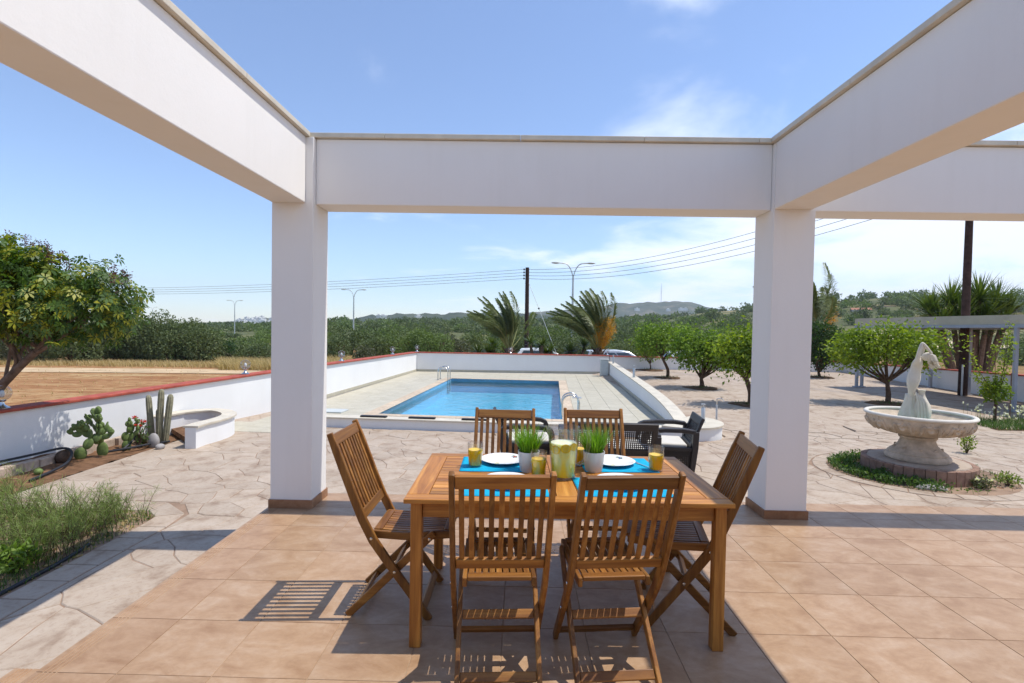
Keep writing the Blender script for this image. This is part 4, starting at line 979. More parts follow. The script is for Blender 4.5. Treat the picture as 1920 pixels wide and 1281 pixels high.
# ------------------------------------------------------------------ wicker sofa set
def lattice(mb, x0, x1, z0, z1, nx, nz, t, f):                       # woven panel with real holes; f maps (u, z) to a point
    for i in range(nx+1):
        u = x0+(x1-x0)*i/nx; mb.ribbon([f(u, z0+(z1-z0)*k/4) for k in range(5)], t, f(x1, z0)-f(x0, z0), .004)
    for j in range(nz+1):
        z = z0+(z1-z0)*j/nz; mb.ribbon([f(x0, z), f(x1, z)], .004, (f(x0, z1)-f(x0, z0)).normalized().cross((f(x1, z)-f(x0, z)).normalized()), t*.8)
def wicker_seat(name, W, loc, rz, lab, cat, seats):
    """faces +y, back towards -y"""
    t = tag(empty(name, loc, rz), lab, cat, 'brown wicker lounge set'); a = W/2; dp = .62
    def bk(u, z): return Vector((u, -.31-.16*max(0, z-.38)/.42, z))
    # back: frame and woven panel
    MB().ribbon([bk(0, .80), bk(0, .76), bk(0, .70)], W-.10, (1, 0, 0), .045).build('back_top_rail', 'wicker', t, bevel=.012)
    for s in (-1, 1): MB().ribbon([bk(s*(a-.085), z) for z in (.71, .6, .5, .40, .2, .09)], .075, (1, 0, 0), .04).build('back_post', 'wicker', t, bevel=.01)
    MB().ribbon([bk(0, .44), bk(0, .38)], W-.22, (1, 0, 0), .035).build('back_mid_rail', 'wicker', t, bevel=.008)
    MB().ribbon([bk(0, .12), bk(0, .06)], W-.16, (1, 0, 0), .035).build('back_low_rail', 'wicker', t, bevel=.008)
    nx = int((W-.24)/.026)
    p = MB(); lattice(p, -a+.12, a-.12, .44, .70, nx, 9, .015, bk); stuff(p.build('woven_back_panel', 'wicker', t))
    p = MB(); lattice(p, -a+.12, a-.12, .12, .38, nx, 9, .015, bk); stuff(p.build('woven_back_panel', 'wicker', t))
    for s in (-1, 1):
        x = s*(a-.035)
        MB().ribbon([(x, -.36, .615), (x, -.2, .632), (x, .05, .628), (x, .24, .608), (x, .31, .578), (x, .325, .54)], .095, (1, 0, 0), [.055, .06, .06, .06, .06, .06]).build('armrest', 'wicker', t, bevel=.014)
        MB().ribbon([(x, .318, .55), (x, .33, .35), (x, .325, .15), (x, .315, 0)], .08, (1, 0, 0), [.075, .075, .065, .05]).build('leg', 'wicker', t, bevel=.01)
        MB().ribbon([(x, -.37, .62), (x, -.36, .40), (x, -.335, .15), (x, -.32, 0)], .08, (1, 0, 0), [.08, .08, .07, .05]).build('leg', 'wicker', t, bevel=.01)
        def sd_(u, z): return Vector((x, u, z))
        p = MB(); lattice(p, -.31, .295, .08, .36, 22, 10, .0155, sd_); stuff(p.build('woven_side_panel', 'wicker', t))
        MB().bar((x, -.33, .375), (x, .31, .375), .03, .05).build('side_rail', 'wicker', t, bevel=.006)
    MB().box(-a+.07, a-.07, -.29, .325, .27, .375).build('seat_base', 'wicker', t, bevel=.02)
    MB().box(-a+.075, a-.075, .29, .318, .09, .268).build('front_apron', 'wicker', t, bevel=.006)
    w = (W-.16)/seats
    for k in range(seats):
        MB().box(-a+.08+w*k+.004, -a+.08+w*(k+1)-.004, -.27, .33, .377, .435).build('seat_cushion', 'cushion', t, True, .022, 3)
    return t
wicker_seat('wicker_sofa', 1.28, (1.22, 6.95, .001), math.radians(-2), 'dark brown wicker two seat sofa seen from behind, facing the pool', 'sofa', 2)
wicker_seat('wicker_armchair', .74, (2.10, 7.30, .001), math.radians(83), 'dark brown wicker armchair with white cushion on the right, facing left', 'armchair', 1)
wicker_seat('wicker_armchair', .74, (.13, 7.35, .001), math.radians(-86), 'dark brown wicker armchair on the left, half hidden behind the dining chair', 'armchair', 1)

# ------------------------------------------------------------------ fountain with statue
fz = 0
ft = tag(empty('fountain', (FC[0], FC[1], -.02)), 'carved stone fountain bowl on a pedestal, on a round brick plinth', 'fountain')
MB().lathe([(.60, 0), (.60, .205), (.0005, .205)], 48).build('plinth_core', 'brick_red', ft)
nb = 36
bproto = None
for k in range(nb):
    a0, a1 = 2*pi*k/nb+.006, 2*pi*(k+1)/nb-.006
    P = [(.602*math.cos(a0), .602*math.sin(a0)), (.675*math.cos(a0), .675*math.sin(a0)), (.675*math.cos(a1), .675*math.sin(a1)), (.602*math.cos(a1), .602*math.sin(a1))]
    MB().prism(P, -.02, .212+.004*random.random(), .006).build('brick', 'brick_red', ft)
MB().lathe([(.0005, .2055), (.60, .2055), (.59, .224), (.0005, .226)], 48).build('plinth_top', 'stone', ft, True, angle=30)
def flute(a_, i): return 1+(.02*abs(math.sin(a_*18)) if 1 <= i <= 3 else 0)
MB().lathe([(.34, .226), (.375, .23), (.385, .262), (.37, .298), (.345, .312), (.35, .328), (.335, .342), (.285, .382), (.235, .43), (.21, .49), (.205, .515), (.225, .53), (.23, .555), (.205, .575), (.20, .60)], 72, wob=flute).build('pedestal', 'fstone', ft, True, angle=50)
MB().lathe([(.19, .575), (.28, .585), (.42, .612), (.535, .655), (.60, .715), (.622, .775), (.625, .845), (.60, .85), (.57, .82), (.50, .76), (.3, .72), (.0005, .71)], 72, caps=False).build('bowl', 'fstone', ft, True, angle=50)
tor = [(.625+.032*math.cos(t), .868+.026*math.sin(t)) for t in np.linspace(0, 2*pi, 13)]
MB().lathe(tor, 72, caps=False).build('rim', 'fstone_rim', ft, True, angle=60)
def bowl_pt(a_, v): 
    prof = [(.47, .628), (.535, .655), (.60, .715), (.622, .775), (.624, .835)]; x_ = v*(len(prof)-1); i = min(len(prof)-2, int(x_)); t = x_-i
    r = prof[i][0]+(prof[i+1][0]-prof[i][0])*t; z = prof[i][1]+(prof[i+1][1]-prof[i][1])*t; return Vector(((r+.002)*math.cos(a_), (r+.002)*math.sin(a_), z))
for k in range(12):
    a_ = 2*pi*k/12+.1; fl = MB()
    for q in range(5):
        t = q*2*pi/5+pi/2; c = bowl_pt(a_+.045*math.cos(t), .66+.22*math.sin(t)); rot = Matrix.Rotation(a_, 3, 'Z') @ Matrix.Rotation(-t+pi/2, 3, 'X'); fl.ball(c, (.010, .02, .034), 8, 6, rot)
    fl.ball(bowl_pt(a_, .66), .016, 8, 6); fl.build('carved_flower', 'fstone', ft, True)
    for sgn in (0, 1):
        pts = []
        for q in range(15):
            t = q/14; aa = a_+.09+.15*t+(.20 if sgn else 0)*1; pts.append(bowl_pt(aa, .5+.34*math.sin(t*2.2*pi+sgn*pi)*(1-.3*t)))
        MB().tube(pts, [.005+.016*math.sin(pi*(q/14)) for q in range(15)], 7).build('carved_scroll', 'fstone', ft, True)
for k in range(9):
    a_ = 2*pi*k/9; fl = MB()
    for q in range(5):
        t = q*2*pi/5; F_R = .278; c = Vector((F_R*math.cos(a_+.07*math.cos(t)), F_R*math.sin(a_+.07*math.cos(t)), .375+.024*math.sin(t))); fl.ball(c, (.018, .014, .018), 7, 5)
    fl.build('carved_flower', 'fstone', ft, True)
stw = MB().lathe([(.0005, .765), (.505, .765), (.50, .7605), (.0005, .755)], 48).build('water', 'water', ft, True)
# statue: a woman with both arms over her head, rising from drapery
sta = tag(empty('statue', (FC[0]-.02, FC[1]+.02, .70), math.radians(-38)), 'weathered white statue of a woman with raised arms and an urn in the fountain', 'statue')
def skinmesh(name, verts, edges, radii, mat, parent, sub=2):
    me = bpy.data.meshes.new(name); me.from_pydata(verts, edges, []); me.update()
    o = bpy.data.objects.new(name, me); col.objects.link(o); o.parent = parent; me.materials.append(M[mat])
    s = o.modifiers.new('skin', 'SKIN'); s.use_smooth_shade = True
    for d, r in zip(me.skin_vertices[0].data, radii): d.radius = (r, r) if isinstance(r, (int, float)) else r
    me.skin_vertices[0].data[0].use_root = True
    ss = o.modifiers.new('sub', 'SUBSURF'); ss.levels = sub; ss.render_levels = sub
    return o
V_ = [(-.045, 0, .63), (-.042, 0, .69), (-.025, 0, .775), (-.012, 0, .85), (.0, 0, .915), (.03, 0, .955), (.055, 0, .975),   # pelvis .. neck
      (.01, .085, .945), (.045, .095, 1.05), (.07, .07, 1.15), (.125, .03, 1.06),                    # far arm
      (-.01, -.08, .935), (.01, -.09, 1.05), (.04, -.07, 1.185), (.10, -.05, 1.105), (.155, -.03, 1.02),   # near arm
      (-.055, .042, .53), (-.055, .035, .42), (-.06, .03, .20), (-.055, -.042, .53), (-.06, -.035, .42), (-.065, -.03, .20)]
E_ = [(0, 1), (1, 2), (2, 3), (3, 4), (4, 5), (5, 6), (4, 7), (7, 8), (8, 9), (9, 10), (4, 11), (11, 12), (12, 13), (13, 14), (14, 15), (0, 16), (16, 17), (17, 18), (0, 19), (19, 20), (20, 21)]
R__ = [(.078, .098), (.076, .094), (.052, .066), (.062, .078), (.060, .080), (.030, .030), (.030, .030), .030, .026, .023, .018, .030, .027, .024, .020, .016, .056, .042, .038, .056, .042, .038]
skinmesh('body', V_, E_, R__, 'marble', sta)
MB().ball((.095, -.005, .985), (.055, .052, .064), 16, 12, Matrix.Rotation(.5, 3, 'Y')).build('head', 'marble', sta, True)
hair = MB(); hair.ball((.118, .0, .985), (.052, .060, .060), 14, 10)
for k in range(34):
    a_ = k*2.4; q = k/34; p0 = Vector((.115+.035*math.cos(a_), .052*math.sin(a_), 1.02-.02*q)); d = Vector((.055+.025*math.sin(a_*3), .012*math.cos(a_*2), -.13-.05*math.sin(a_)))
    hair.tube([p0, p0+d*.3+Vector((.018, 0, .018)), p0+d*.65+Vector((.014, 0, 0)), p0+d, p0+d*1.2+Vector((.012, 0, .01))], [.011, .014, .013, .010, .003], 6)
hair.build('hair', 'marble', sta, True)
def fold(a_, i): return 1+.06*math.sin(a_*8+i*.5)+.04*math.sin(a_*13-i*.9)
MB().lathe([(.12, .0), (.145, .04), (.14, .12), (.12, .20), (.095, .29), (.075, .37), (.07, .43), (.05, .44)], 64, (-.06, 0), wob=fold).build('drapery', 'marble', sta, True, angle=80)
MB().lathe([(.07, .0), (.095, .05), (.115, .14), (.118, .21), (.10, .30), (.065, .37), (.042, .42), (.036, .46), (.045, .495), (.05, .505), (.035, .507)], 36, (.055, -.02)).build('urn', 'marble', sta, True, angle=50)
dr = MB()
for k in range(4): dr.tube([(-.01+.02*k, -.085, .47-.02*k), (.02+.03*k, -.115, .33), (.03+.035*k, -.135, .18), (.03+.04*k, -.135, .02)], [.010, .018, .020, .018], 8)
dr.build('drapery_fold', 'marble', sta, True)
MB().lathe([(.20, .012), (.20, .05), (.0005, .065)], 32).build('statue_base', 'marble', sta, True, angle=40)

# ------------------------------------------------------------------ left: soil bed, kerb bricks, curved planter, cacti
def sheet(name, poly_fn, x0, x1, y0, y1, st, zf, mat):
    xs = np.arange(x0, x1+1e-6, st); ys = np.arange(y0, y1+1e-6, st); V = []; F_ = []; id_ = {}
    for i, x in enumerate(xs):
        for j, y in enumerate(ys): id_[i, j] = len(V); V.append((x, y, zf(x, y)))
    for i in range(len(xs)-1):
        for j in range(len(ys)-1):
            if poly_fn(xs[i]+st/2, ys[j]+st/2): F_.append((id_[i, j], id_[i+1, j], id_[i+1, j+1], id_[i, j+1]))
    mb = MB(); mb.add(V, F_); return struct(mb.build(name, mat, None, True, angle=180))
def wall_x(y): return -7.75+(y-3.3)*.2433 if y < 6.67 else -6.93+(y-6.67)*.2430
def nz(x, y, s, a, o=0): return a*mnoise.fractal(Vector((x*s, y*s, o)), 1, 2, 4)
sheet('cactus_bed_soil', lambda x, y: wall_x(y)-.05 < x < -5.74, -7.8, -5.74, 4.0, 9.0, .06, lambda x, y: -.005+.06*sstep(-6.45, -6.6, x)+nz(x, y, 4, .022), 'soil_red')
edge = tag(empty('brick_kerb', (-6.5, 6.5, 0)), 'row of pale bricks along the back of the cactus bed', 'kerb')
for k in range(17):
    y = 4.9+k*.215; o = MB().prism([(-.055, -.104), (.055, -.104), (.055, .104), (-.055, .104)], -.03, .115, .008).build('brick', 'brick', edge)
    o.location = (-6.50+.05*math.sin(k*.8)*.3-Vector((-6.5, 0, 0)).x+0-.0, y-6.5, random.uniform(-.008, .008)); o.location.x = max(-.02, wall_x(y)+.12+6.5) if y > 7.9 else .0+.012*math.sin(k*2.3); o.rotation_euler = (0, 0, random.uniform(-.05, .05))
# curved planter
plz = .36
cpts = [PZ(*p, plz) for p in ((238, 780), (300, 775), (352, 770.5), (385, 768), (408, 768), (424, 771), (430, 775), (424, 780), (405, 786), (380, 792), (357, 799))]
pl = tag(empty('curved_planter', (cpts[5].x, cpts[5].y, 0)), 'low curved white planter with cream coping in front of the left wall', 'planter')
def ring(mb, pts, w, z0, z1):
    V = []
    for i, p in enumerate(pts):
        d = (pts[min(i+1, len(pts)-1)]-pts[max(i-1, 0)]).normalized(); n_ = Vector((-d.y, d.x, 0))*w/2
        for q, z in ((p-n_, z0), (p+n_, z0), (p+n_, z1), (p-n_, z1)): V.append((q.x-pl.location.x, q.y-pl.location.y, z))
    m = len(pts); Fq = [(0, 1, 2, 3), tuple(4*(m-1)+k for k in (3, 2, 1, 0))]+[(4*i+k, 4*i+4+k, 4*i+4+(k+1) % 4, 4*i+(k+1) % 4) for i in range(m-1) for k in range(4)]
    mb.add(V, Fq)
def smooth_path(P, n=4):
    out = []
    for i in range(len(P)-1):
        p0, p1, p2, p3 = P[max(0, i-1)], P[i], P[i+1], P[min(len(P)-1, i+2)]
        for k in range(n):
            t = k/n; out.append(.5*((2*p1)+(-p0+p2)*t+(2*p0-5*p1+4*p2-p3)*t*t+(-p0+3*p1-3*p2+p3)*t**3))
    out.append(P[-1]); return out
cp2 = smooth_path(cpts)
for p in cp2: p.x = max(p.x, wall_x(p.y)+.13)
mb = MB(); ring(mb, cp2, .17, -.03, plz-.03); mb.build('planter_wall', 'wall_white', pl, True, angle=40)
mb = MB(); ring(mb, cp2, .24, plz-.028, plz); mb.build('planter_coping', 'cap', pl, True, angle=40)
mb = MB(); mb.prism([(p.x-pl.location.x, p.y-pl.location.y) for p in cp2[4:-1]], .02, .10); mb.build('planter_soil', 'soil_red', pl)
def pad(mb, base, d, nrm, L, W, T=.022):
    d = d.normalized(); s = d.cross(nrm).normalized(); n_ = s.cross(d); rot = Matrix((s, n_, d)).transposed(); mb.ball(base+d*L*.48, (W/2, T/2, L/2), 14, 10, rot)
def prickly(name, loc, lab, seed, H):
    t = tag(empty(name, loc), lab, 'cactus', 'prickly pear cacti'); r = random.Random(seed)
    def grow(base, d, lev, L):
        nrm = Vector((r.uniform(-1, 1), r.uniform(-1.4, -.4), r.uniform(-.2, .2))); mb = MB(); pad(mb, base, d, nrm, L, L*r.uniform(.62, .8), .03 if lev > 1 else .05); mb.build('pad', 'cactus', t, True)
        if lev >= 4 or L < .09: return
        s = d.normalized().cross(nrm).normalized()
        for k in range(r.choice((2, 3)) if lev else 2):
            a = r.uniform(-.9, .9); dd = (d.normalized()*math.cos(a)+s*math.sin(a)+Vector((r.uniform(-.25, .25), r.uniform(-.25, .25), .35))).normalized()
            grow(base+d.normalized()*L*.88*math.cos(a*.5)+s*L*.36*math.sin(a), dd, lev+1, L*r.uniform(.68, .88))
    grow(Vector((0, 0, -.03)), Vector((r.uniform(-.15, .15), 0, 1)), 0, H)
    return t
prickly('prickly_pear', (-6.32, 7.22, 0), 'small prickly pear cactus with a bent woody stem, leftmost in the bed', 5, .20)
prickly('prickly_pear', (-6.16, 7.42, 0), 'wide prickly pear cactus with many round pads in the bed', 12, .235)
prickly('prickly_pear', (-6.05, 7.75, 0), 'prickly pear cactus with red buds behind the wider one', 21, .19)
cc_ = tag(empty('column_cactus', (-5.93, 8.22, 0)), 'cluster of four tall ribbed column cacti beside the planter', 'cactus')
def ribbed(a_, i): return 1+.10*math.cos(a_*9)
for (x, y, h_, r_, lx) in ((-.07, .0, .80, .042, -.08), (.0, .06, .56, .036, -.02), (.04, .0, .90, .044, .05), (.12, .03, .82, .045, .12)):
    o = MB().lathe([(r_*.8, -.03), (r_, .05), (r_*.98, h_*.5), (r_, h_*.8), (r_*.92, h_*.93), (r_*.6, h_*.985), (r_*.1, h_)], 54, wob=ribbed).build('stem', 'column_cactus', cc_, True, angle=80); o.location = (x, y, 0); o.rotation_euler = (0, lx, 0)
for k, (p, s) in enumerate((((288, 838), (.09, .06, .13)), ((300, 842), (.07, .06, .05)), ((120, 866), (.13, .1, .10)))):
    c = PZ(*p, 0); o = MB().ball((0, 0, s[2]*.7), s, 14, 9).build('stone', 'rock' if k < 2 else 'trunk', None, True); o.location = (c.x, c.y, 0); o.rotation_euler = (0, 0, k)
    tag(o, ('upright grey stone at the foot of the column cacti', 'small pale stone lying beside the upright grey stone', 'dark round stump in the bed left of the prickly pears')[k], 'stone' if k < 2 else 'stump')
for k, (P, lab) in enumerate((([(-7.0, 6.0, .11), (-6.75, 6.35, .14), (-6.55, 6.75, .17), (-6.38, 7.0, .2), (-6.22, 6.97, .15), (-6.1, 6.75, .06), (-6.02, 6.4, .03), (-5.97, 6.1, .022)], 'black irrigation hose looping over the brick kerb'),
                              ([(-6.2, 7.45, .03), (-6.0, 7.6, .05), (-5.85, 7.85, .06), (-5.79, 8.1, .04), (-5.77, 8.3, .022)], 'black irrigation hose lying under the prickly pears'),
                              ([(-6.05, 7.65, .02), (-6.02, 7.8, .12), (-6.03, 7.95, .25), (-6.05, 8.05, .34)], 'black hose rising beside the prickly pears'))):
    o = MB().tube(smooth_path([Vector(p) for p in P], 6), .017, 8).build('irrigation_hose', 'rubber', None, True); tag(o, lab, 'hose')
def herb(name, loc, R_, n, leaf, matl, lab, cat, flowers=None, H=None, stems=8, asp=.45):
    t = tag(empty(name, loc), lab, cat); H = H or R_
    p = blob(n, (R_, R_, H*.5), .25); p[:, 2] += H*.55; V, Q, A_ = leafset(p, leaf, asp, np.tile([0, 0, .6], (n, 1))); mesh_np('foliage', V, Q, matl, t, A_)
    mb = MB()
    for k in range(stems): a = random.random()*6.28; rr = R_*random.random()*.8; mb.tube([(0, 0, -.02), (rr*.5*math.cos(a), rr*.5*math.sin(a), H*.4), (rr*math.cos(a), rr*math.sin(a), H*.85)], [.007, .005, .002], 5)
    mb.build('stems', 'trunk', t)
    if flowers:
        matf, nf, sf = flowers
        for k in range(nf):
            a = random.random()*6.28; rr = R_*random.random()**.5*.9; c = np.array([[rr*math.cos(a), rr*math.sin(a), H*random.uniform(.8, 1.15)]]); cc = np.repeat(c, 9, 0)+rng.normal(scale=sf*.2, size=(9, 3))
            V, Q, A_ = leafset(cc, sf, .7, np.tile([0, 0, .8], (9, 1))); mesh_np('flower', V, Q, matf, t, A_)
    return t
herb('flowering_succulent', (-5.98, 7.9, 0), .15, 160, .05, 'herb', 'small plant with red flowers between the cacti', 'plant', ('bloom_red', 9, .035), .42)
herb('grey_green_weed', (-6.02, 8.02, 0), .12, 160, .06, 'scrub_grey', 'grey green weed at the foot of the column cacti', 'plant', None, .16)
o = MB().ball((0, 0, .03), (.05, .05, .042), 16, 10).build('ball_cactus', 'cactus', None, True); o.location = PZ(72, 889, 0); tag(o, 'small round ball cactus alone in the soil near the hose', 'cactus')

# left grass bed
bx, by = BED['x1'], BED['y1']
def in_bed(x, y): 
    if x > bx or y > by or x < -7.6: return False
    if x > bx-.3 and y > by-.3: return math.hypot(x-(bx-.3), y-(by-.3)) < .3
    return True
sheet('grass_bed_soil', lambda x, y: in_bed(x, y) and x > wall_x(y)-.1 and not (x < -5.74 and y > 3.98), -7.7, bx, 1.0, by, .055, lambda x, y: -.014+nz(x, y, 5, .014), 'soil')
P = []
while len(P) < 9000:
    x, y = random.uniform(-6.3, bx-.02), random.uniform(2.6, by-.03)
    if in_bed(x, y) and (mnoise.noise(Vector((x*1.6, y*1.6, 4))) > -.25 or random.random() < .25): P.append((x, y, -.01))
P = np.array(P); parts = [blades(P[:7000], rng.uniform(.03, .14, 7000), .006, 1.4), ]
gc = stuff(mesh_np('grass_bed_cover', *merge(parts)[:2], 'herb', None, merge(parts)[2])); 
litter = P[7000:]; V, Q, A_ = leafset(litter+np.array([0, 0, .02]), .05, .5, None, .6); stuff(mesh_np('leaf_litter', V, Q, 'straw', None, A_))
def feathery(name, x, y, h_, n, lab):
    """bush of thin stems with hair-like leaves"""
    t = tag(empty(name, (x, y, -.01)), lab, 'plant', 'feathery plants in the grass bed'); parts = []; mb = MB()
    for k in range(n):
        a = random.random()*6.28; ln = random.uniform(.15, .55); L = h_*random.uniform(.55, 1.1); b0 = np.array([random.gauss(0, .09), random.gauss(0, .09), 0])
        tip = b0+np.array([math.cos(a)*L*ln-.12*L, math.sin(a)*L*ln, L*.9]); midp = b0+(tip-b0)*.5+np.array([0, 0, L*.09])
        mb.tube([tuple(b0), tuple(midp), tuple(tip)], [.003, .002, .0008], 4)
        m = 42; tt = .18+.82*rng.random((m, 1)); c = (1-tt)**2*b0+2*tt*(1-tt)*midp+tt**2*tip
        d = np.tile((tip-b0)/np.linalg.norm(tip-b0), (m, 1))*.9; V, Q, A_ = leafset(c, .075, .04, d, 0., .4); parts.append((V, Q, A_))
    mb.build('stems', 'trunk', t); V, Q, A_ = merge(parts); mesh_np('foliage', V, Q, 'weed', t, A_)
FE = [((190, 985), .42, 34), ((130, 1010), .5, 44), ((70, 1010), .52, 46), ((20, 1000), .55, 40), ((230, 978), .30, 26), ((100, 1040), .42, 40), ((40, 1060), .42, 34), ((-30, 1040), .5, 30), ((160, 1005), .30, 24), ((5, 965), .5, 30)]
FEL = ['feathery tuft at the rounded end of the grass bed', 'tall feathery tuft in the middle of the grass bed', 'tall feathery tuft left of the middle of the grass bed', 'tallest feathery tuft at the left edge of the grass bed', 'small feathery tuft nearest the bed corner by the column', 'feathery tuft in the near half of the grass bed', 'feathery tuft at the near left of the grass bed', 'feathery tuft cut off by the left frame edge', 'short feathery tuft between the taller ones', 'feathery tuft at the far left of the grass bed']
for k, (p, h_, n) in enumerate(FE):
    c = PZ(*p, 0); feathery('feathery_plant', c.x, c.y, h_, n, FEL[k])
o = MB().tube(smooth_path([Vector(p) for p in ((bx-.045, 2.0, .008), (bx-.05, 3.2, .006), (bx-.06, 4.0, .008), (bx-.12, 4.4, .008))], 6), .016, 8).build('irrigation_hose', 'rubber', None, True); tag(o, 'dark hose along the border of the grass bed', 'hose')
herb('leafy_weed', PZ(30, 1075, 0), .16, 420, .05, 'citrus', 'bright leafy weed at the left edge of the frame', 'plant', None, .22)

# ------------------------------------------------------------------ trees
def tree(name, base, trunk_pts, crown, lab, matl, n_clump, per, leaf, barkm='trunk', cat='tree', group=None, limbs=9, tr=.07, clump=.17, extra=None, asp=.5, val=None):
    """crown = list of ((cx, cy, cz), (rx, ry, rz)) lobes in metres from the base"""
    t = tag(empty(name, base), lab, cat, group)
    mb = MB(); tp = smooth_path([Vector(p) for p in trunk_pts], 4); m = len(tp)
    mb.tube(tp, [tr*(1-.45*i/(m-1))*(1.25 if i == 0 else 1) for i in range(m)], 9)
    fork = tp[-1]; cl = []
    tot = sum(r[0]*r[1]*r[2] for c, r in crown)
    for c, r in crown:
        k = max(4, int(n_clump*r[0]*r[1]*r[2]/tot)); p = blob(k, r, .45)+np.array(c); cl.append(p)
    cl = np.concatenate(cl); cc = np.mean([c for c, r in crown], 0)
    idx = rng.choice(len(cl), min(limbs, len(cl)), replace=False)
    for i in idx:
        e_ = Vector(cl[i]); s_ = tp[random.randint(int(m*.7), m-1)]; md = s_+(e_-s_)*.5+Vector((random.gauss(0, .06), random.gauss(0, .06), -.06*(e_-s_).length))
        mb.tube(smooth_path([s_, md, e_], 4), [tr*.45*(1-.85*q/8)+.003 for q in range(9)], 6)
        for q in range(3):
            j = np.argmin(np.linalg.norm(cl-np.array(md+(e_-md)*random.random()), axis=1)+rng.random(len(cl))*.5); w = Vector(cl[j]); st_ = md+(e_-md)*random.random()*.6
            mb.tube([st_, st_+(w-st_)*.5+Vector((0, 0, -.02)), w], [tr*.16, tr*.12, .003], 5)
    mb.build('trunk', barkm, t, True, angle=60)
    N = len(cl)*per; base_p = np.repeat(cl, per, 0); off = rng.normal(scale=clump*.5, size=(N, 3)); pts = base_p+off
    out = unit(pts-cc)*.7; out[:, 2] += .15
    vv = np.repeat(rng.random(len(cl))*.7+.1 if val is None else val(cl), per)
    V, Q, A_ = leafset(pts, leaf, asp, out, .25, .35, vv); mesh_np('crown', V, Q, matl, t, A_)
    if extra: extra(t, cl, cc)
    return t
def at_px(x, y, Y): return PY(x, y, Y)
def citrus(basepx, crownpx, depth, lab, matl, n, leaf=.105, lean=None, tr=.07, per=22, **k):
    b = PG(*basepx); B = np.array(b); S = b.y/F; lobes = []
    for (x0, x1, y0, y1) in crownpx:
        c = at_px((x0+x1)/2, (y0+y1)/2, b.y); sx = (x1-x0)/2*S*.90; lobes.append((tuple(np.array(c)-B), (sx, sx*depth, (y1-y0)/2*S*.88)))
    for c_, r_ in list(lobes):
        for q in range(4): d_ = unit(rng.normal(size=(1, 3)))[0]*np.array([1, 1, .8]); lobes.append((tuple(np.array(c_)+d_*np.array(r_)*.95), tuple(np.array(r_)*random.uniform(.25, .42))))
    f = at_px(*(lean or (basepx[0], (basepx[1]+crownpx[0][3])/2)), b.y); fk = Vector(np.array(f)-B)
    tp = [(0, 0, -.05), (fk.x*.1+.02, 0, fk.z*.35), (fk.x*.6, 0, fk.z*.75), tuple(fk)]
    t = tree('citrus_tree', b, tp, lobes, lab, matl, int(n*.85), per, leaf, tr=tr, clump=.30, limbs=14, group='citrus trees in the paved garden', **k)
    # tree well: a disc of bare soil with weeds
    R_ = .5+.15*random.random(); mb = MB(); mb.lathe([(R_, .0), (R_*.96, .012), (R_*.5, .03), (.0005, .045)], 26, wob=lambda a, i: 1+.08*math.sin(a*3+b.x)+.05*math.sin(a*5)); o = mb.build('tree_well_soil', 'soil', None, True)
    o.location = (b.x, b.y, garden(b.x, b.y)-.0285); struct(o)
    P = blob(90, (R_*.8, R_*.8, .001), .1); V, Q, A_ = blades(P, .10, .012, 1.2); o2 = stuff(mesh_np('tree_well_weeds', V, Q, 'herb', None, A_)); o2.location = (b.x, b.y, garden(b.x, b.y)-.01)
    return t
citrus((1219, 693), [(1196, 1238, 622, 668)], .9, 'thin sapling citrus tree nearest the far wall', 'citrus_y', 55, tr=.035)
citrus((1252, 707), [(1194, 1262, 605, 662), (1235, 1300, 610, 650)], .9, 'citrus tree with a curved leaning trunk beside the pool', 'citrus', 210, lean=(1240, 668), tr=.07)
citrus((1315, 726), [(1256, 1340, 618, 690), (1300, 1378, 622, 690)], .9, 'round citrus tree with a straight trunk in the middle of the garden', 'citrus', 300, tr=.085)
citrus((1407, 757), [(1345, 1430, 617, 700), (1400, 1480, 612, 690)], .9, 'citrus tree half hidden behind the right column', 'citrus_y', 300, lean=(1398, 705), tr=.085)
citrus((1535, 706), [(1500, 1576, 598, 690)], .9, 'dark citrus tree just right of the right column', 'dark_leaf', 240, tr=.07)
citrus((1664, 755), [(1558, 1655, 622, 692), (1600, 1720, 612, 672), (1680, 1772, 622, 690)], .85, 'bright yellow green lemon tree behind the statue', 'citrus_y', 330, lean=(1664, 712), tr=.075)

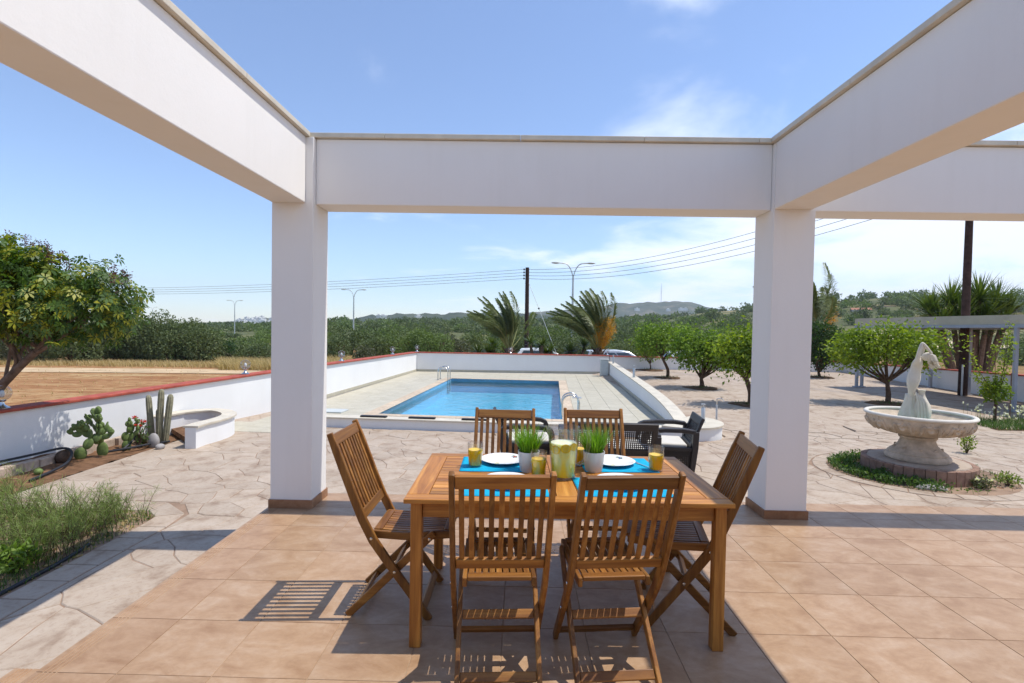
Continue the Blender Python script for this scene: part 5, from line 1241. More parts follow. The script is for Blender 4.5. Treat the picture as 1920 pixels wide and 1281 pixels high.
# tree with variegated leaves at the left edge
def umbrella_tree():
    b = Vector((-7.0, 6.35, .05)); Yc = 6.9
    def L(x, y, dy=0): return np.array(PY(x, y, Yc+dy))-np.array(b)
    tp = [(0, 0, -.08), tuple(L(-15, 752)), tuple(L(25, 700)), tuple(L(68, 660))]
    lob = [(tuple(L(45, 560)), (.62, .7, .62)), (tuple(L(150, 580)), (.62, .6, .48)), (tuple(L(215, 560)), (.32, .4, .36)), (tuple(L(-40, 540)), (.5, .6, .7)), (tuple(L(30, 490)), (.42, .45, .32)), (tuple(L(175, 512)), (.2, .25, .16))]
    t = tag(empty('umbrella_tree', b), 'leaning tree with yellow edged leaves over the left boundary wall', 'tree'); mb = MB(); sp = smooth_path([Vector(p) for p in tp], 5); m = len(sp)
    mb.tube(sp, [.075*(1-.45*i/(m-1)) for i in range(m)], 10)
    cl = np.concatenate([blob(max(10, int(300*r[0]*r[1]*r[2]/.35)), r, .5)+np.array(c) for c, r in lob]); fk = sp[-1]
    for k, (c, r) in enumerate(lob):
        for q in range(2):
            e_ = Vector(c)+Vector([random.gauss(0, .35)*x for x in r]); s_ = sp[random.randint(m//2, m-1)]; md = s_+(e_-s_)*.5+Vector((random.gauss(0, .05), random.gauss(0, .05), -.08)); mb.tube(smooth_path([s_, md, e_], 4), [.020*(1-.8*i/8)+.004 for i in range(9)], 7)
    s2 = Vector(L(78, 655)); mb.tube(smooth_path([s2, Vector(L(40, 632)), Vector(L(-20, 590))], 4), [.03]*9, 7)
    mb.build('trunk', 'trunk_pale', t, True, angle=60)
    V_l, cc = [], np.mean([c for c, r in lob], 0)
    for c in cl:                                                   # each clump: rosettes of 7 leaflets, edged yellow in some
        for q in range(4):
            o_ = c+rng.normal(scale=.075, size=3); ax = (c-cc)+rng.normal(scale=.5, size=3)+np.array([0, 0, .5]); ax /= np.linalg.norm(ax)
            s_ = np.cross(ax, [.3, .2, .9]); s_ /= np.linalg.norm(s_); u_ = np.cross(ax, s_); d = np.array([s_*math.cos(a)+u_*math.sin(a)+ax*.15 for a in np.linspace(0, 5.4, 7)])
            L_ = .092*random.uniform(.7, 1.15); w = np.cross(d, ax)*L_*.2; C_ = np.tile(o_, (7, 1)); dr_ = np.array([0, 0, -.25])*L_
            V = np.stack([C_+d*L_*.12, C_+d*L_*.6+w, C_+d*L_+dr_, C_+d*L_*.6-w], 1).reshape(-1, 3); yel = random.random() < .34
            V_l.append((V, np.arange(28).reshape(7, 4), np.repeat(np.clip(rng.normal(.92 if yel else .38, .16, 7), 0, 1), 4)))
    V, Q, A_ = merge(V_l); mesh_np('crown', V, Q, 'umbrella', t, A_)
    for (x, y) in ((48, 462), (75, 470), (20, 455), (110, 490), (128, 500), (215, 520), (232, 525), (95, 480), (240, 532), (60, 475)):
        c = L(x, y, random.uniform(-.3, .3)); n = 150; tt = rng.random((n, 1)); dirn = np.array([random.uniform(-.3, .4), 0, 1.]); p = c+dirn*tt*.2-np.array([0, 0, .06])+rng.normal(scale=.028, size=(n, 3)); V, Q, A_ = leafset(p, .022, .8); stuff(mesh_np('flower_stalk', V, Q, 'panicle', t, A_))
umbrella_tree()

# ------------------------------------------------------------------ fountain bed
sheet('fountain_bed_soil', lambda x, y: ((x-FC[0])/FB['a'])**2+((y-FC[1])/FB['b'])**2 < 1.0, FC[0]-FB['a'], FC[0]+FB['a'], FC[1]-FB['b'], FC[1]+FB['b'], .045, lambda x, y: -.012+nz(x, y, 6, .012), 'soil_red')
P = []
while len(P) < 2600:
    a = random.random()*6.28; q = random.uniform(.67, .97); x, y = FB['a']*q*math.cos(a), FB['b']*q*math.sin(a)
    if math.hypot(x, y) < .70: continue
    dn = mnoise.noise(Vector((x*1.6+3, y*1.6, 8)))
    if (x < -.25 and dn > -.35) or (dn > .12 and (y > -.2 or x > .5)) or random.random() < .06: P.append((FC[0]+x, FC[1]+y, 0.))
P = np.array(P); V1 = leafset(P+np.column_stack([np.zeros(len(P)), np.zeros(len(P)), rng.random(len(P))*.09]), .045, .45, np.tile([0, 0, .7], (len(P), 1)))
V2 = blades(P[:900], .12, .007, 1.); V, Q, A_ = merge([V1, V2]); stuff(mesh_np('fountain_bed_cover', V, Q, 'herb', None, A_))
for (p, nm, lab, mt, fl, R_, H_) in (((1660, 893), 'daisy_plant', 'daisies with pale yellow heads in front of the fountain plinth', 'herb', ('bloom_white', 4, .05), .10, .14),
        ((1812, 850), 'leafy_sprig', 'bright green leafy sprig behind the right side of the plinth', 'citrus_y', None, .13, .34), ((1890, 910), 'marigold_plant', 'low green clump right of the fountain plinth', 'weed', None, .16, .16), ((1840, 915), 'grey_herb', 'grey green clump at the front right of the plinth', 'scrub_grey', ('bloom_white', 4, .035), .13, .13)):
    c = PZ(*p, 0); herb(nm, (c.x, c.y, -.01), R_, 220, .045, mt, lab, 'plant', fl, H_)
o = MB().ball((0, 0, 0), (.19, .09, .05), 16, 8).build('pale_rock', 'rock', None, True); o.location = PZ(1748, 918, .0)+Vector((.03, .05, -.0)); o.rotation_euler = (0, 0, -.15); tag(o, 'pale flat rock against the front of the fountain plinth', 'stone')

# ------------------------------------------------------------------ bollard lights, tap, box
def bollard(loc, h_, lab, tapk=False):
    t = tag(empty('bollard_light' if not tapk else 'garden_tap', loc), lab, 'light' if not tapk else 'tap', None if tapk else 'steel bollard lights')
    r = .038 if not tapk else .02
    MB().lathe([(r*1.35, 0), (r*1.35, .008), (r, .012), (r, h_*.78), (r*.97, h_*.785)], 18).build('post', 'galv', t, True, angle=40)
    if tapk:
        MB().tube([(0, 0, h_*.8), (0, 0, h_), (.02, -.02, h_+.01), (.10, -.05, h_+.005), (.12, -.06, h_-.05)], .012, 8).build('spout', 'steel', t, True); MB().bar((.05, -.03, h_+.05), (.11, -.05, h_+.05), .015, .012).build('tap_handle', 'steel', t); MB().tube([(.075, -.04, h_), (.075, -.04, h_+.05)], .007, 6).build('tap_stem', 'steel', t)
    else:
        MB().lathe([(r*.9, h_*.785), (r*.9, h_*.95)], 18).build('lamp_glass', 'globe', t, True); MB().lathe([(r*.3, h_*.79), (r*.3, h_*.94)], 10).build('lamp_core', 'ceramic', t, True); MB().lathe([(r, h_*.951), (r, h_*.99), (r*.4, h_)], 18).build('lamp_top', 'galv', t, True, angle=40)
c = PZ(1318, 792, .244); bollard((c.x, c.y, .244), .36, 'steel bollard light on the rounded end of the pool wall')
c = PZ(1343, 800, 0); bollard((c.x, c.y, 0), .58, 'thin garden tap post beside the rounded pool wall', True)
c = D(XR+.12, 4.9); bollard((c.x, c.y, side_top(4.9)+.0305), .36, 'steel bollard light halfway along the pool side wall')
c = D(XR+.12, 10.4); bollard((c.x, c.y, side_top(10.4)+.0305), .36, 'steel bollard light at the far end of the pool side wall')
bxo = tag(empty('electric_box', D(XR-.19, 11.0, .0), -DA), 'grey electric meter box in the far right corner of the pool deck', 'box')
MB().box(-.17, .17, -.14, .14, .02, .72).build('box_body', 'grey_box', bxo, bevel=.01); MB().box(-.15, .15, -.155, -.142, .05, .69).build('box_door', 'grey_box', bxo, bevel=.004); MB().box(-.19, .19, -.17, .16, .722, .745).build('box_lid', 'grey_box', bxo, bevel=.004); MB().bar((.1, -.165, .4), (.1, -.165, .34), .015, .015, (1, 0, 0)).build('latch', 'steel', bxo); MB().box(-.15, .15, -.12, .12, 0.003, .0195).build('box_foot', 'galv', bxo)
# globe lamps on the walls
def globe(loc, lab, r=.105):
    t = tag(empty('globe_lamp', loc), lab, 'lamp', 'globe lamps on the boundary walls')
    MB().lathe([(.085, 0), (.085, .012), (.06, .03), (.028, .055), (.022, .09), (.04, .10), (.045, .115)], 18).build('lamp_base', 'steel', t, True, angle=50)
    MB().ball((0, 0, .115+r*.93), r, 20, 14).build('globe', 'globe', t, True); MB().ball((0, 0, .115+r*.8), (.028, .028, .05), 10, 8).build('bulb', 'ceramic', t, True)
def on_wall(pts, x, side=.1):
    for a, b in zip(pts, pts[1:]):
        A_, B_ = Vector(a), Vector(b); n_ = Vector((-(B_-A_).y, (B_-A_).x, 0)).normalized()*side
        for k in range(401):
            p = A_+(B_-A_)*(k/400)+Vector((n_.x, n_.y, .0425)); q = p-Vector((0, 0, HC)); z = q.dot(Vector(fw)); u = 960+F*q.dot(Vector(CR))/z
            if u >= x: return p
W1 = [(-7.75, 3.3, .66), (-6.93, 6.67, .735), (-5.27, 13.5, .91)]; W2 = [(-5.27, 13.5, .905), (-4.60, 22.75, .835)]; W3 = [(-4.6, 22.75, .83), (4.1, 23.2, .81)]; W4 = [(4.13, 23.2, .79), (14.8, 23.4, .72)]
for W_, x, lab in ((W1, 3, 'glass globe lamp on the wall at the left edge of the frame'), (W1, 460, 'glass globe lamp on the wall just left of the left column'), (W2, 640, 'first glass globe lamp right of the left column'), (W2, 736, 'second glass globe lamp right of the left column'),
                   (W3, 781, 'glass globe lamp on the far left corner of the pool walls'), (W3, 957, 'glass globe lamp on the far wall in front of the left palm'), (W3, 1138, 'glass globe lamp on the far wall in front of the right palm')):
    globe(on_wall(W_, x), lab)

# ------------------------------------------------------------------ right: carport, pole, yucca, rose
cpt = tag(empty('carport', (12.3, 15.5, 0)), 'beige flat carport canopy on grey steel posts at the right', 'carport')
def cl_(p): return (p[0]-12.3, p[1]-15.5, p[2])
A0, A1 = (11.75, 18.0), (13.35, 11.2); B0, B1 = (14.5, 18.3), (16.1, 11.5)
zt0, zt1 = 2.40, 2.44
def roofz(p): return zt0+(zt1-zt0)*(18-p[1])/7
mb = MB(); Vt = [A0, A1, B1, B0]; mb.add([cl_((p[0], p[1], roofz(p)+.04)) for p in Vt]+[cl_((p[0], p[1], roofz(p)+.07)) for p in Vt], [(0, 1, 2, 3), (7, 6, 5, 4), (0, 4, 5, 1), (1, 5, 6, 2), (2, 6, 7, 3), (3, 7, 4, 0)]); mb.build('roof_sheet', 'canopy', cpt)
for (p, q) in ((A0, A1), (B0, B1), (A0, B0)):
    MB().bar(cl_((p[0], p[1], roofz(p)+.02)), cl_((q[0], q[1], roofz(q)+.02)), .03, .25).build('fascia', 'canopy', cpt); MB().bar(cl_((p[0], p[1], roofz(p)-.15)), cl_((q[0], q[1], roofz(q)-.15)), .06, .085).build('beam', 'canopy_metal', cpt)
for k in range(1, 6):
    a, b = [Vector((p[0]+(q[0]-p[0])*k/6, p[1]+(q[1]-p[1])*k/6, 0)) for p, q in ((A0, A1), (B0, B1))]; MB().bar(cl_((a.x, a.y, roofz(a)-.01)), cl_((b.x, b.y, roofz(b)-.01)), .05, .08).build('rafter', 'canopy_metal', cpt)
for (x, y) in ((11.80, 17.9), (12.02, 17.96), (12.86, 13.35), (14.55, 18.15), (14.35, 16.4), (16.0, 11.7), (13.3, 11.3)):
    z = roofz((x, y))-.195; g_ = garden(x, y)-.03; MB().box(x-12.3-.04, x-12.3+.04, y-15.5-.04, y-15.5+.04, g_, z).build('post', 'canopy_metal', cpt, bevel=.004); MB().box(x-12.3-.09, x-12.3+.09, y-15.5-.09, y-15.5+.09, g_, g_+.036).build('post_foot', 'canopy_metal', cpt)
bp_ = (PY(1806, 700, 16.3).x, 16.3, 0); PT = 7.6
pole2 = tag(empty('utility_pole', bp_), 'thick dark timber utility pole rising above the carport at the right', 'pole')
MB().tube([(0, 0, -.2), (0, 0, 3), (.01, 0, PT)], [.125, .11, .09], 14).build('pole_shaft', 'pole', pole2, True)
for z in (PT-.15, PT-.45, PT-.75, PT-1.05):
    MB().lathe([(.012, 0), (.035, .01), (.03, .05), (.04, .06), (.03, .1), (.01, .11)], 10, (-.16, 0)).build('insulator', 'ceramic', pole2, True).location = (0, 0, z)
    MB().bar((-.2, 0, z-.015), (0, 0, z-.015), .03, .03).build('bracket', 'galv', pole2)
MB().box(-.16, -.13, -.16, -.12, .05, 1.1).build('conduit', 'galv', pole2)
def rosette(mb_parts, c, R_, n, up=.35, w=.05):
    d = unit(rng.normal(size=(n, 3))+np.array([0, 0, up])); d[:, 2] = np.where(d[:, 2] < -.35, -d[:, 2], d[:, 2])
    L = R_*(.75+.35*rng.random((n, 1))); s_ = unit(np.cross(d, np.array([0, 0, 1.])+rng.normal(scale=.1, size=(n, 3)))); C_ = np.tile(c, (n, 1)); sag = np.array([0, 0, -.10])*L
    V = np.stack([C_+d*.04-s_*w*.3, C_+d*.04+s_*w*.3, C_+d*L*.45+s_*w*.5, C_+d*L+sag, C_+d*L*.45-s_*w*.5], 1)
    Q = np.concatenate([np.arange(n)[:, None]*5+np.array([0, 1, 2, 4]), np.arange(n)[:, None]*5+np.array([4, 2, 3, 3])])
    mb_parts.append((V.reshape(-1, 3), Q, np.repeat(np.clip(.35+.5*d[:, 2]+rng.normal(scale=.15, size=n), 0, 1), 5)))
def yucca(loc, heads, lab, R_=.62, n=90, group='yuccas', dead=True):
    t = tag(empty('yucca', loc), lab, 'yucca', group); mb = MB()
    for h_ in heads:
        parts = []; rosette(parts, np.array(h_), R_, n); V, Q, A_ = merge(parts)
        mesh_np('leaf_rosette', V, Q, 'yucca', t, A_); mb.tube(smooth_path([Vector((h_[0]*.15, h_[1]*.15, -.1)), Vector((h_[0]*.6, h_[1]*.6, h_[2]*.5)), Vector(h_)], 4), [.13-.008*i for i in range(9)], 8)
    mb.build('stem', 'trunk_pale', t, True)
yy = 19.2; b0 = Vector((16.9, yy, TZ(16.9, yy)))
heads = [tuple(Vector(PY(x, y, yy+dy))-b0) for x, y, dy in ((1745, 588, .2), (1782, 572, 0), (1815, 580, .4), (1836, 562, -.2), (1868, 572, .2), (1890, 590, .3), (1850, 600, -.4), (1800, 600, -.4), (1765, 615, -.3), (1825, 622, -.3), (1875, 618, -.3))]
yucca(b0, heads, 'big clump of yucca heads rising behind the carport', 1.25, 170)
# climbing rose on a cane, red rose, shrub and weeds by the carport
def rose():
    b = PZ(1865, 793, 0); t = tag(empty('climbing_rose', b), 'young climbing rose bush with tall shoots right of the fountain', 'rose bush'); S = b.y/F; mb = MB(); parts = []
    def L(x, y): return np.array(PY(x, y, b.y))-np.array(b)
    mb.tube([(0, 0, -.05), tuple(L(1866, 770)), tuple(L(1868, 745))], [.035, .03, .025], 8)
    for pth in (((1868, 745), (1880, 700), (1888, 650), (1892, 605)), ((1868, 745), (1866, 700), (1866, 650)), ((1868, 745), (1845, 710), (1825, 680), (1811, 630)), ((1868, 745), (1885, 700), (1896, 640)), ((1866, 745), (1850, 730), (1830, 705))):
        P = smooth_path([Vector(L(*p)) for p in pth], 5); mb.tube(P, [.012-.008*i/(len(P)-1) for i in range(len(P))], 5)
        A_ = np.array([P[i] for i in rng.integers(3, len(P), 150)])+rng.normal(scale=.055, size=(150, 3)); parts.append(leafset(A_, .06, .6, np.tile([0, 0, .2], (150, 1)), .1, .35, np.full(150, .75)))
    c = L(1866, 735); A_ = blob(620, (.30, .28, .26), .3)+c; parts.append(leafset(A_, .075, .6, None, .2, .35, np.full(620, .3))); V, Q, a = merge(parts); mb.build('cane', 'trunk', t, True); mesh_np('foliage', V, Q, 'citrus_y', t, a)
    st = tag(MB().lathe([(.012, -.02), (.012, 1.15)], 8).build('plant_stake', 'trunk_pale', None, True), 'thin wooden stake beside the climbing rose', 'stake'); q = PZ(1893, 792, 0); st.location = q
rose()
c = PZ(1915, 750, .0); herb('red_rose', (c.x-.3, c.y+.2, 0), .14, 60, .08, 'dark_leaf', 'small rose with one red flower at the right frame edge', 'rose bush', ('bloom_red', 2, .13), .75, 4)
def weed_patch(name, x0, x1, y0, y1, n, h_, mat, z=0):
    P = np.column_stack([rng.uniform(x0, x1, n), rng.uniform(y0, y1, n), np.full(n, z)]); V, Q, A_ = blades(P, h_, .012, 1.1); return stuff(mesh_np(name, V, Q, mat, None, A_))
c = PZ(1880, 800, 0); bedr = sheet('rose_bed_soil', lambda x, y: True, 10.2, 12.6, 10.9, 12.1, .1, lambda x, y: .006+nz(x, y, 5, .01), 'soil'); weed_patch('rose_bed_grass', 10.2, 12.6, 10.9, 12.1, 2600, .16, 'herb')
P = np.column_stack([rng.uniform(10.4, 12.6, 130), rng.uniform(11, 12.1, 130), rng.uniform(.18, .45, 130)]); V, Q, A_ = leafset(np.repeat(P, 5, 0), .035, .8); stuff(mesh_np('white_wildflowers', V, Q, 'bloom_white', None, A_))
sm = MB(); [sm.tube([(p[0], p[1], 0), (p[0], p[1], p[2])], .0025, 3) for p in P]; stuff(sm.build('wildflower_stalks', 'weed'))
c = PZ(1700, 722, .06); herb('dark_shrub', (c.x+.4, c.y+.4, .0), .55, 900, .09, 'dark_leaf', 'dark green shrub against the wall behind the lemon tree', 'shrub', None, .95, 10)
c = PZ(1590, 712, .1); herb('bare_shrub', (c.x+1.2, c.y+1.6, .0), .45, 120, .08, 'scrub_grey', 'thin bare branched shrub against the wall left of the carport posts', 'shrub', None, 1.1, 16)

# ------------------------------------------------------------------ beyond the far wall: palms, yuccas, pole, lamps, cars
WIND = np.array([-1., -.1, 0])
def palm(loc, fronds, lab, Lf, trunk_h, tr, dates=None):
    t = tag(empty('date_palm', loc), lab, 'palm tree', 'wind blown date palms'); r = random.Random(int(loc[0]*77))
    MB().lathe([(tr*1.1, -.3), (tr*1.15, trunk_h*.4), (tr*.95, trunk_h*.8), (tr*.6, trunk_h)], 18, wob=lambda a, i: 1+.12*math.sin(a*9+i*2)).build('trunk', 'trunk_pale', t, True, angle=80)
    sc = MB()
    for k in range(60): a = k*2.4; z = trunk_h*(.1+.85*k/60); sc.bar((tr*.9*math.cos(a), tr*.9*math.sin(a), z), (tr*1.45*math.cos(a), tr*1.45*math.sin(a), z+.16), .07, .03)
    stuff(sc.build('old_leaf_bases', 'trunk', t))
    for (az, tilt, lf) in fronds:
        d = np.array([math.cos(az)*math.sin(tilt), math.sin(az)*math.sin(tilt), math.cos(tilt)]); p = np.array([0, 0, trunk_h*.95])+d*np.array([tr*.5, tr*.5, 0]); P = [p.copy()]; n = 14; L = Lf*lf
        for k in range(n):
            tt = (k+1)/n; dd = d+WIND*.62*tt**1.6+np.array([0, 0, -.50*tt**2.2*(.4+math.sin(tilt))]); dd /= np.linalg.norm(dd); p = p+dd*L/n; P.append(p.copy())
        P = np.array(P); mb = MB(); mb.tube([tuple(q) for q in P], [.026*(1-.85*i/n)+.003 for i in range(n+1)], 5); fr_ = mb.build('frond', 'palm_rachis', t, True)
        m = 84; s_ = np.linspace(.26, 1, m); C_ = np.stack([np.interp(s_*n, np.arange(n+1), P[:, i]) for i in range(3)], 1); T_ = unit(np.gradient(C_, axis=0)); parts = []
        for sd in (-1, 1):
            side = unit(np.cross(T_, np.array([0, 0, 1.])+.001))*sd; dirn = unit(T_*1.0+side*.75+WIND*.35+rng.normal(scale=.12, size=(m, 3))+np.array([0, 0, .12])); LL = (.50*Lf/2.7*np.sin(np.pi*np.clip(.12+.85*s_, 0, 1))**.6)[:, None]*(.85+.3*rng.random((m, 1))); wv_ = unit(np.cross(dirn, T_))*.017*1.3
            V = np.stack([C_-wv_*.4, C_+dirn*LL*.5-wv_, C_+dirn*LL+np.array([0, 0, -.30])*LL, C_+dirn*LL*.5+wv_], 1).reshape(-1, 3); parts.append((V, np.arange(4*m).reshape(m, 4), np.repeat(np.clip(rng.normal(.5, .22, m), 0, 1), 4)))
        V, Q, A_ = merge(parts); stuff(mesh_np('leaflets', V, Q, 'palm', fr_, A_))
    if dates:
        for (x, z, dx) in dates:
            n = 420; b = np.array([x*.2, -.2, z*.3+trunk_h*.8]); e_ = np.array([x, -.35, z+trunk_h]); tt = rng.random((n, 1))**.6; p = b+(e_-b)*tt+rng.normal(scale=.11, size=(n, 3))*tt; V, Q, A_ = leafset(p, .16, .09, np.tile([dx, 0, .9], (n, 1))); stuff(mesh_np('flower_stalk', V, Q, 'date', t, A_))
def fan(r, n, lo, hi, bias):
    out = []
    for k in range(n):
        tl = lo+(hi-lo)*(k+.5)/n; az = r.uniform(0, 2*pi) if k < n*.45 else r.gauss(pi, 1.0); out.append((az, tl*r.uniform(.85, 1.1), r.uniform(.85, 1.1)))
    return out
Yp = 25.0
for px_, lab, lf, dates, nfr, sd in ((955, 'date palm blown to the left, left of the utility pole', 2.75, None, 30, 4), (1122, 'date palm with orange flower stalks right of the street lamp', 2.95, ((.62, .95, .5), (.35, .5, .3), (.5, 1.4, .4), (-.25, 1.1, -.2), (.1, 1.3, .1)), 32, 9), (1528, 'date palm showing beside the right column', 3.6, ((.5, 1.2, .4), (.7, .8, .4)), 26, 14)):
    c = PY(px_, 660, Yp); z0 = TZ(c.x, Yp); palm((c.x, Yp, z0), fan(random.Random(sd), nfr, .04, .80, 0), lab, lf, HC+(horizon(px_)-(652 if px_ < 1400 else 625))/F*Yp-z0, .26 if px_ < 1400 else .3, dates)
for k, (px_, pyy, Yq, nh, lab) in enumerate(((905, 655, 25.8, 3, 'yucca clump left of the left palm'), (935, 648, 26.2, 2, 'yucca clump behind the left palm trunk'), (1010, 645, 25.6, 3, 'yucca clump between the pole and the white car'), (1030, 640, 26.4, 3, 'yucca clump behind the white car roof'), (1080, 652, 25.2, 3, 'yucca clump under the street lamp'))):
    c = PY(px_, pyy, Yq); b = Vector((c.x, Yq, TZ(c.x, Yq))); r = random.Random(k)
    yucca(b, [(r.uniform(-.5, .5), r.uniform(-.3, .3), c.z-b.z-.15+r.uniform(-.35, .35)) for q in range(nh)], lab, .62, 80)
def upole():
    c = PY(987, 640, 32.); z0 = TZ(c.x, 32); t = tag(empty('utility_pole', (c.x, 32, z0)), 'dark timber utility pole between the two palms', 'pole'); top = HC+(617-502)/F*32-z0
    MB().tube([(0, 0, -.3), (.0, 0, top*.5), (-.02, 0, top)], [.145, .13, .115], 12).build('pole_shaft', 'pole', t, True)
    ends = []
    for k in range(4):
        z = top-.12-.19*k; MB().bar((-.22, 0, z), (.05, 0, z), .03, .03).build('bracket', 'galv', t); MB().lathe([(.015, -.06), (.05, -.03), (.04, 0), (.05, .03), (.015, .07)], 10, (-.22, 0)).build('insulator', 'black', t, True).location = (0, 0, z); ends.append(Vector((c.x-.22, 32, z0+z)))
    g = PY(1058, 672, 30.5); a = Vector((c.x, 32, z0+top-.75)); b = Vector((g.x, 30.5, TZ(g.x, 30.5)+.02))
    gw = MB(); gw.tube([a, b], .014, 5); tag(gw.build('guy_wire', 'galv'), 'stay wire slanting from the utility pole down to the right', 'wire'); p = a+(b-a)*.32; gi = MB().ball((0, 0, 0), .06, 8, 6).build('stay_insulator', 'black', None, True); gi.location = p; tag(gi, 'small black insulator on the stay wire', 'insulator')
    return ends
ends = upole()
def wire(a, b, sag, lab, grp):
    P = []
    for i in range(25): t = i/24; q = a+(b-a)*t; P.append((q.x, q.y, q.z-sag*4*t*(1-t)))
    tag(MB().tube(P, .011, 4).build('overhead_wire', 'wire'), lab, 'wire', grp)
for k in range(4):
    nm = ('top', 'second', 'third', 'lowest')[k]
    wire(ends[k], Vector((-76, 64, ends[k].z+1.0)), 1.0, nm+' overhead wire running left from the utility pole', 'overhead wires')
    wire(ends[k]+Vector((.22, 0, 0)), Vector((bp_[0]-.16, bp_[1], bp_[2]+PT-.1-.3*k)), .9, nm+' overhead wire between the two utility poles', 'overhead wires')
def lamp(px_, top_y, dist, lab):
    c = PY(px_, 600, dist); z0 = TZ(c.x, dist)-.2; H_ = HC+(horizon(px_)-top_y)/F*dist-z0; t = tag(empty('street_lamp', (c.x, dist, z0)), lab, 'street lamp', 'twin arm street lamps'); a = 1.35
    MB().tube([(0, 0, 0), (0, 0, H_*.35), (0, 0, H_*.86)], [.13, .12, .08], 10).build('lamp_post', 'galv', t, True)
    for s in (-1, 1):
        MB().tube(smooth_path([Vector((0, 0, H_*.84)), Vector((s*.18, 0, H_*.92)), Vector((s*.6, 0, H_*.985)), Vector((s*a, 0, H_))], 5), .05, 8).build('lamp_arm', 'galv', t, True)
        MB().ball((s*(a+.3), 0, H_), (.42, .16, .10), 12, 8).build('lamp_head', 'grey_box', t, True)
lamp(1073, 494, 48, 'tall twin arm street lamp beside the right palm'); lamp(663, 543, 82, 'twin arm street lamp standing behind the pool'); lamp(440, 563, 125, 'twin arm street lamp just left of the left column'); lamp(286, 576, 200, 'farthest twin arm street lamp, left above the bushes')
def car(loc, rz, lab, paint, wagon):
    t = tag(empty('parked_car', loc, rz), lab, 'car', 'cars parked behind the far wall'); L = 2.05
    low = [(-L, .35), (-L, .75), (-L+.1, .92), (-1.0, .98), (.75, .97), (1.55, .86), (L, .68), (L+.02, .40), (1.9, .28), (-1.95, .28)]
    mb = MB(); W_ = .86; n = len(low); mb.add([(x, -W_, z) for x, z in low]+[(x, W_, z) for x, z in low], [tuple(range(n)), tuple(range(2*n-1, n-1, -1))]+[(i, n+i, n+(i+1) % n, (i+1) % n) for i in range(n)]); mb.build('body', paint, t, True, .06, 3)
    rx = -1.75 if wagon else -1.25
    bot = [(-1.9 if wagon else -1.7, .96), (1.12, .95)]; top = [(rx, 1.43), (-.2, 1.48), (.35, 1.43)]
    prof = [bot[0], top[0], top[1], top[2], bot[1]]
    V = []
    for s in (-1, 1): V += [(x, s*(.80 if z < 1.2 else .60), z) for x, z in prof]
    mb = MB(); mb.add(V, [(0, 1, 2, 3, 4), (9, 8, 7, 6, 5), (0, 5, 6, 1), (1, 6, 7, 2), (2, 7, 8, 3), (3, 8, 9, 4), (4, 9, 5, 0)]); mb.build('cabin', paint, t, True, .05, 3)
    def side(u0, u1, s):
        def pt(u, v):
            xb = bot[0][0]+(bot[1][0]-bot[0][0])*u; xt = rx+(.35-rx)*u; z = 1.0+v*.40; y = .80-.20*(z-.96)/.50+.004; f = (z-.96)/.48; return (xb+(xt-xb)*f, s*(y+.006), z)
        q = [pt(u0, .02), pt(u1, .02), pt(u1, .88), pt(u0, .88)]; MB().add(q, [(0, 1, 2, 3) if s < 0 else (3, 2, 1, 0)]).build('side_window', 'carglass', t)
    for s in (-1, 1): [side(a, b, s) for a, b in ((.10, .34), (.37, .60), (.63, .90))]
    MB().add([(1.085, -.74, 1.0), (1.085, .74, 1.0), (.395, .60, 1.43), (.395, -.60, 1.43)], [(0, 1, 2, 3)]).build('windscreen', 'carglass', t)
    MB().add([(bot[0][0]+.02-.012, -.72, 1.02), (bot[0][0]+.02-.012, .72, 1.02), (rx-.02, .58, 1.40), (rx-.02, -.58, 1.40)], [(3, 2, 1, 0)]).build('rear_window', 'carglass', t)
    for x in (-1.25, 1.3):
        for s in (-1, 1):
            w = MB().lathe([(.2, -.1), (.30, -.1), (.32, -.07), (.32, .07), (.30, .1), (.2, .1)], 24).build('tyre', 'rubber', t, True, angle=50); w.location = (x, s*.80, .32); w.rotation_euler = (pi/2, 0, 0)
            r_ = MB().lathe([(.02, .085), (.2, .075), (.2, -.075), (.02, -.085)], 20).build('rim', 'galv', w, True, angle=40)
    for s in (-1, 1):
        MB().ball((1.95, s*.62, .68), (.10, .17, .07), 10, 7).build('headlight', 'glass', t, True); MB().ball((-2.03, s*.68, .80), (.05, .11, .09), 10, 7).build('tail_light', 'redcap', t, True); MB().ball((.72, s*.93, 1.02), (.06, .09, .06), 8, 6).build('wing_mirror', paint, t, True)
for px_, Yc, rz, lab, paint, wg in ((1020, 28.3, 0.02, 'white car with only its roof showing over the far wall, between the palms', 'carpaint', False), (1163, 27.4, .0, 'silver estate car with its roof over the far wall, right of the right palm', 'carpaint_s', True), (1300, 28.2, .05, 'white car hidden behind the citrus trees', 'carpaint', False)):
    c = PY(px_, 660, Yc); car((c.x, Yc, TZ(c.x, Yc)+.09), rz, lab, paint, wg)
bs = tag(empty('road_sign', (PY(697, 640, 70).x, 70, TZ(PY(697, 640, 70).x, 70))), 'blue road sign among the bushes behind the pool', 'sign'); hz_ = HC+(612-631)/F*70-bs.location.z
MB().box(-.55, .55, -.02, .02, hz_-.6, hz_+.6).build('sign_board', 'blue_sign', bs); MB().box(-.04, .04, .021, .07, -.2, hz_+.5).build('sign_post', 'galv', bs)

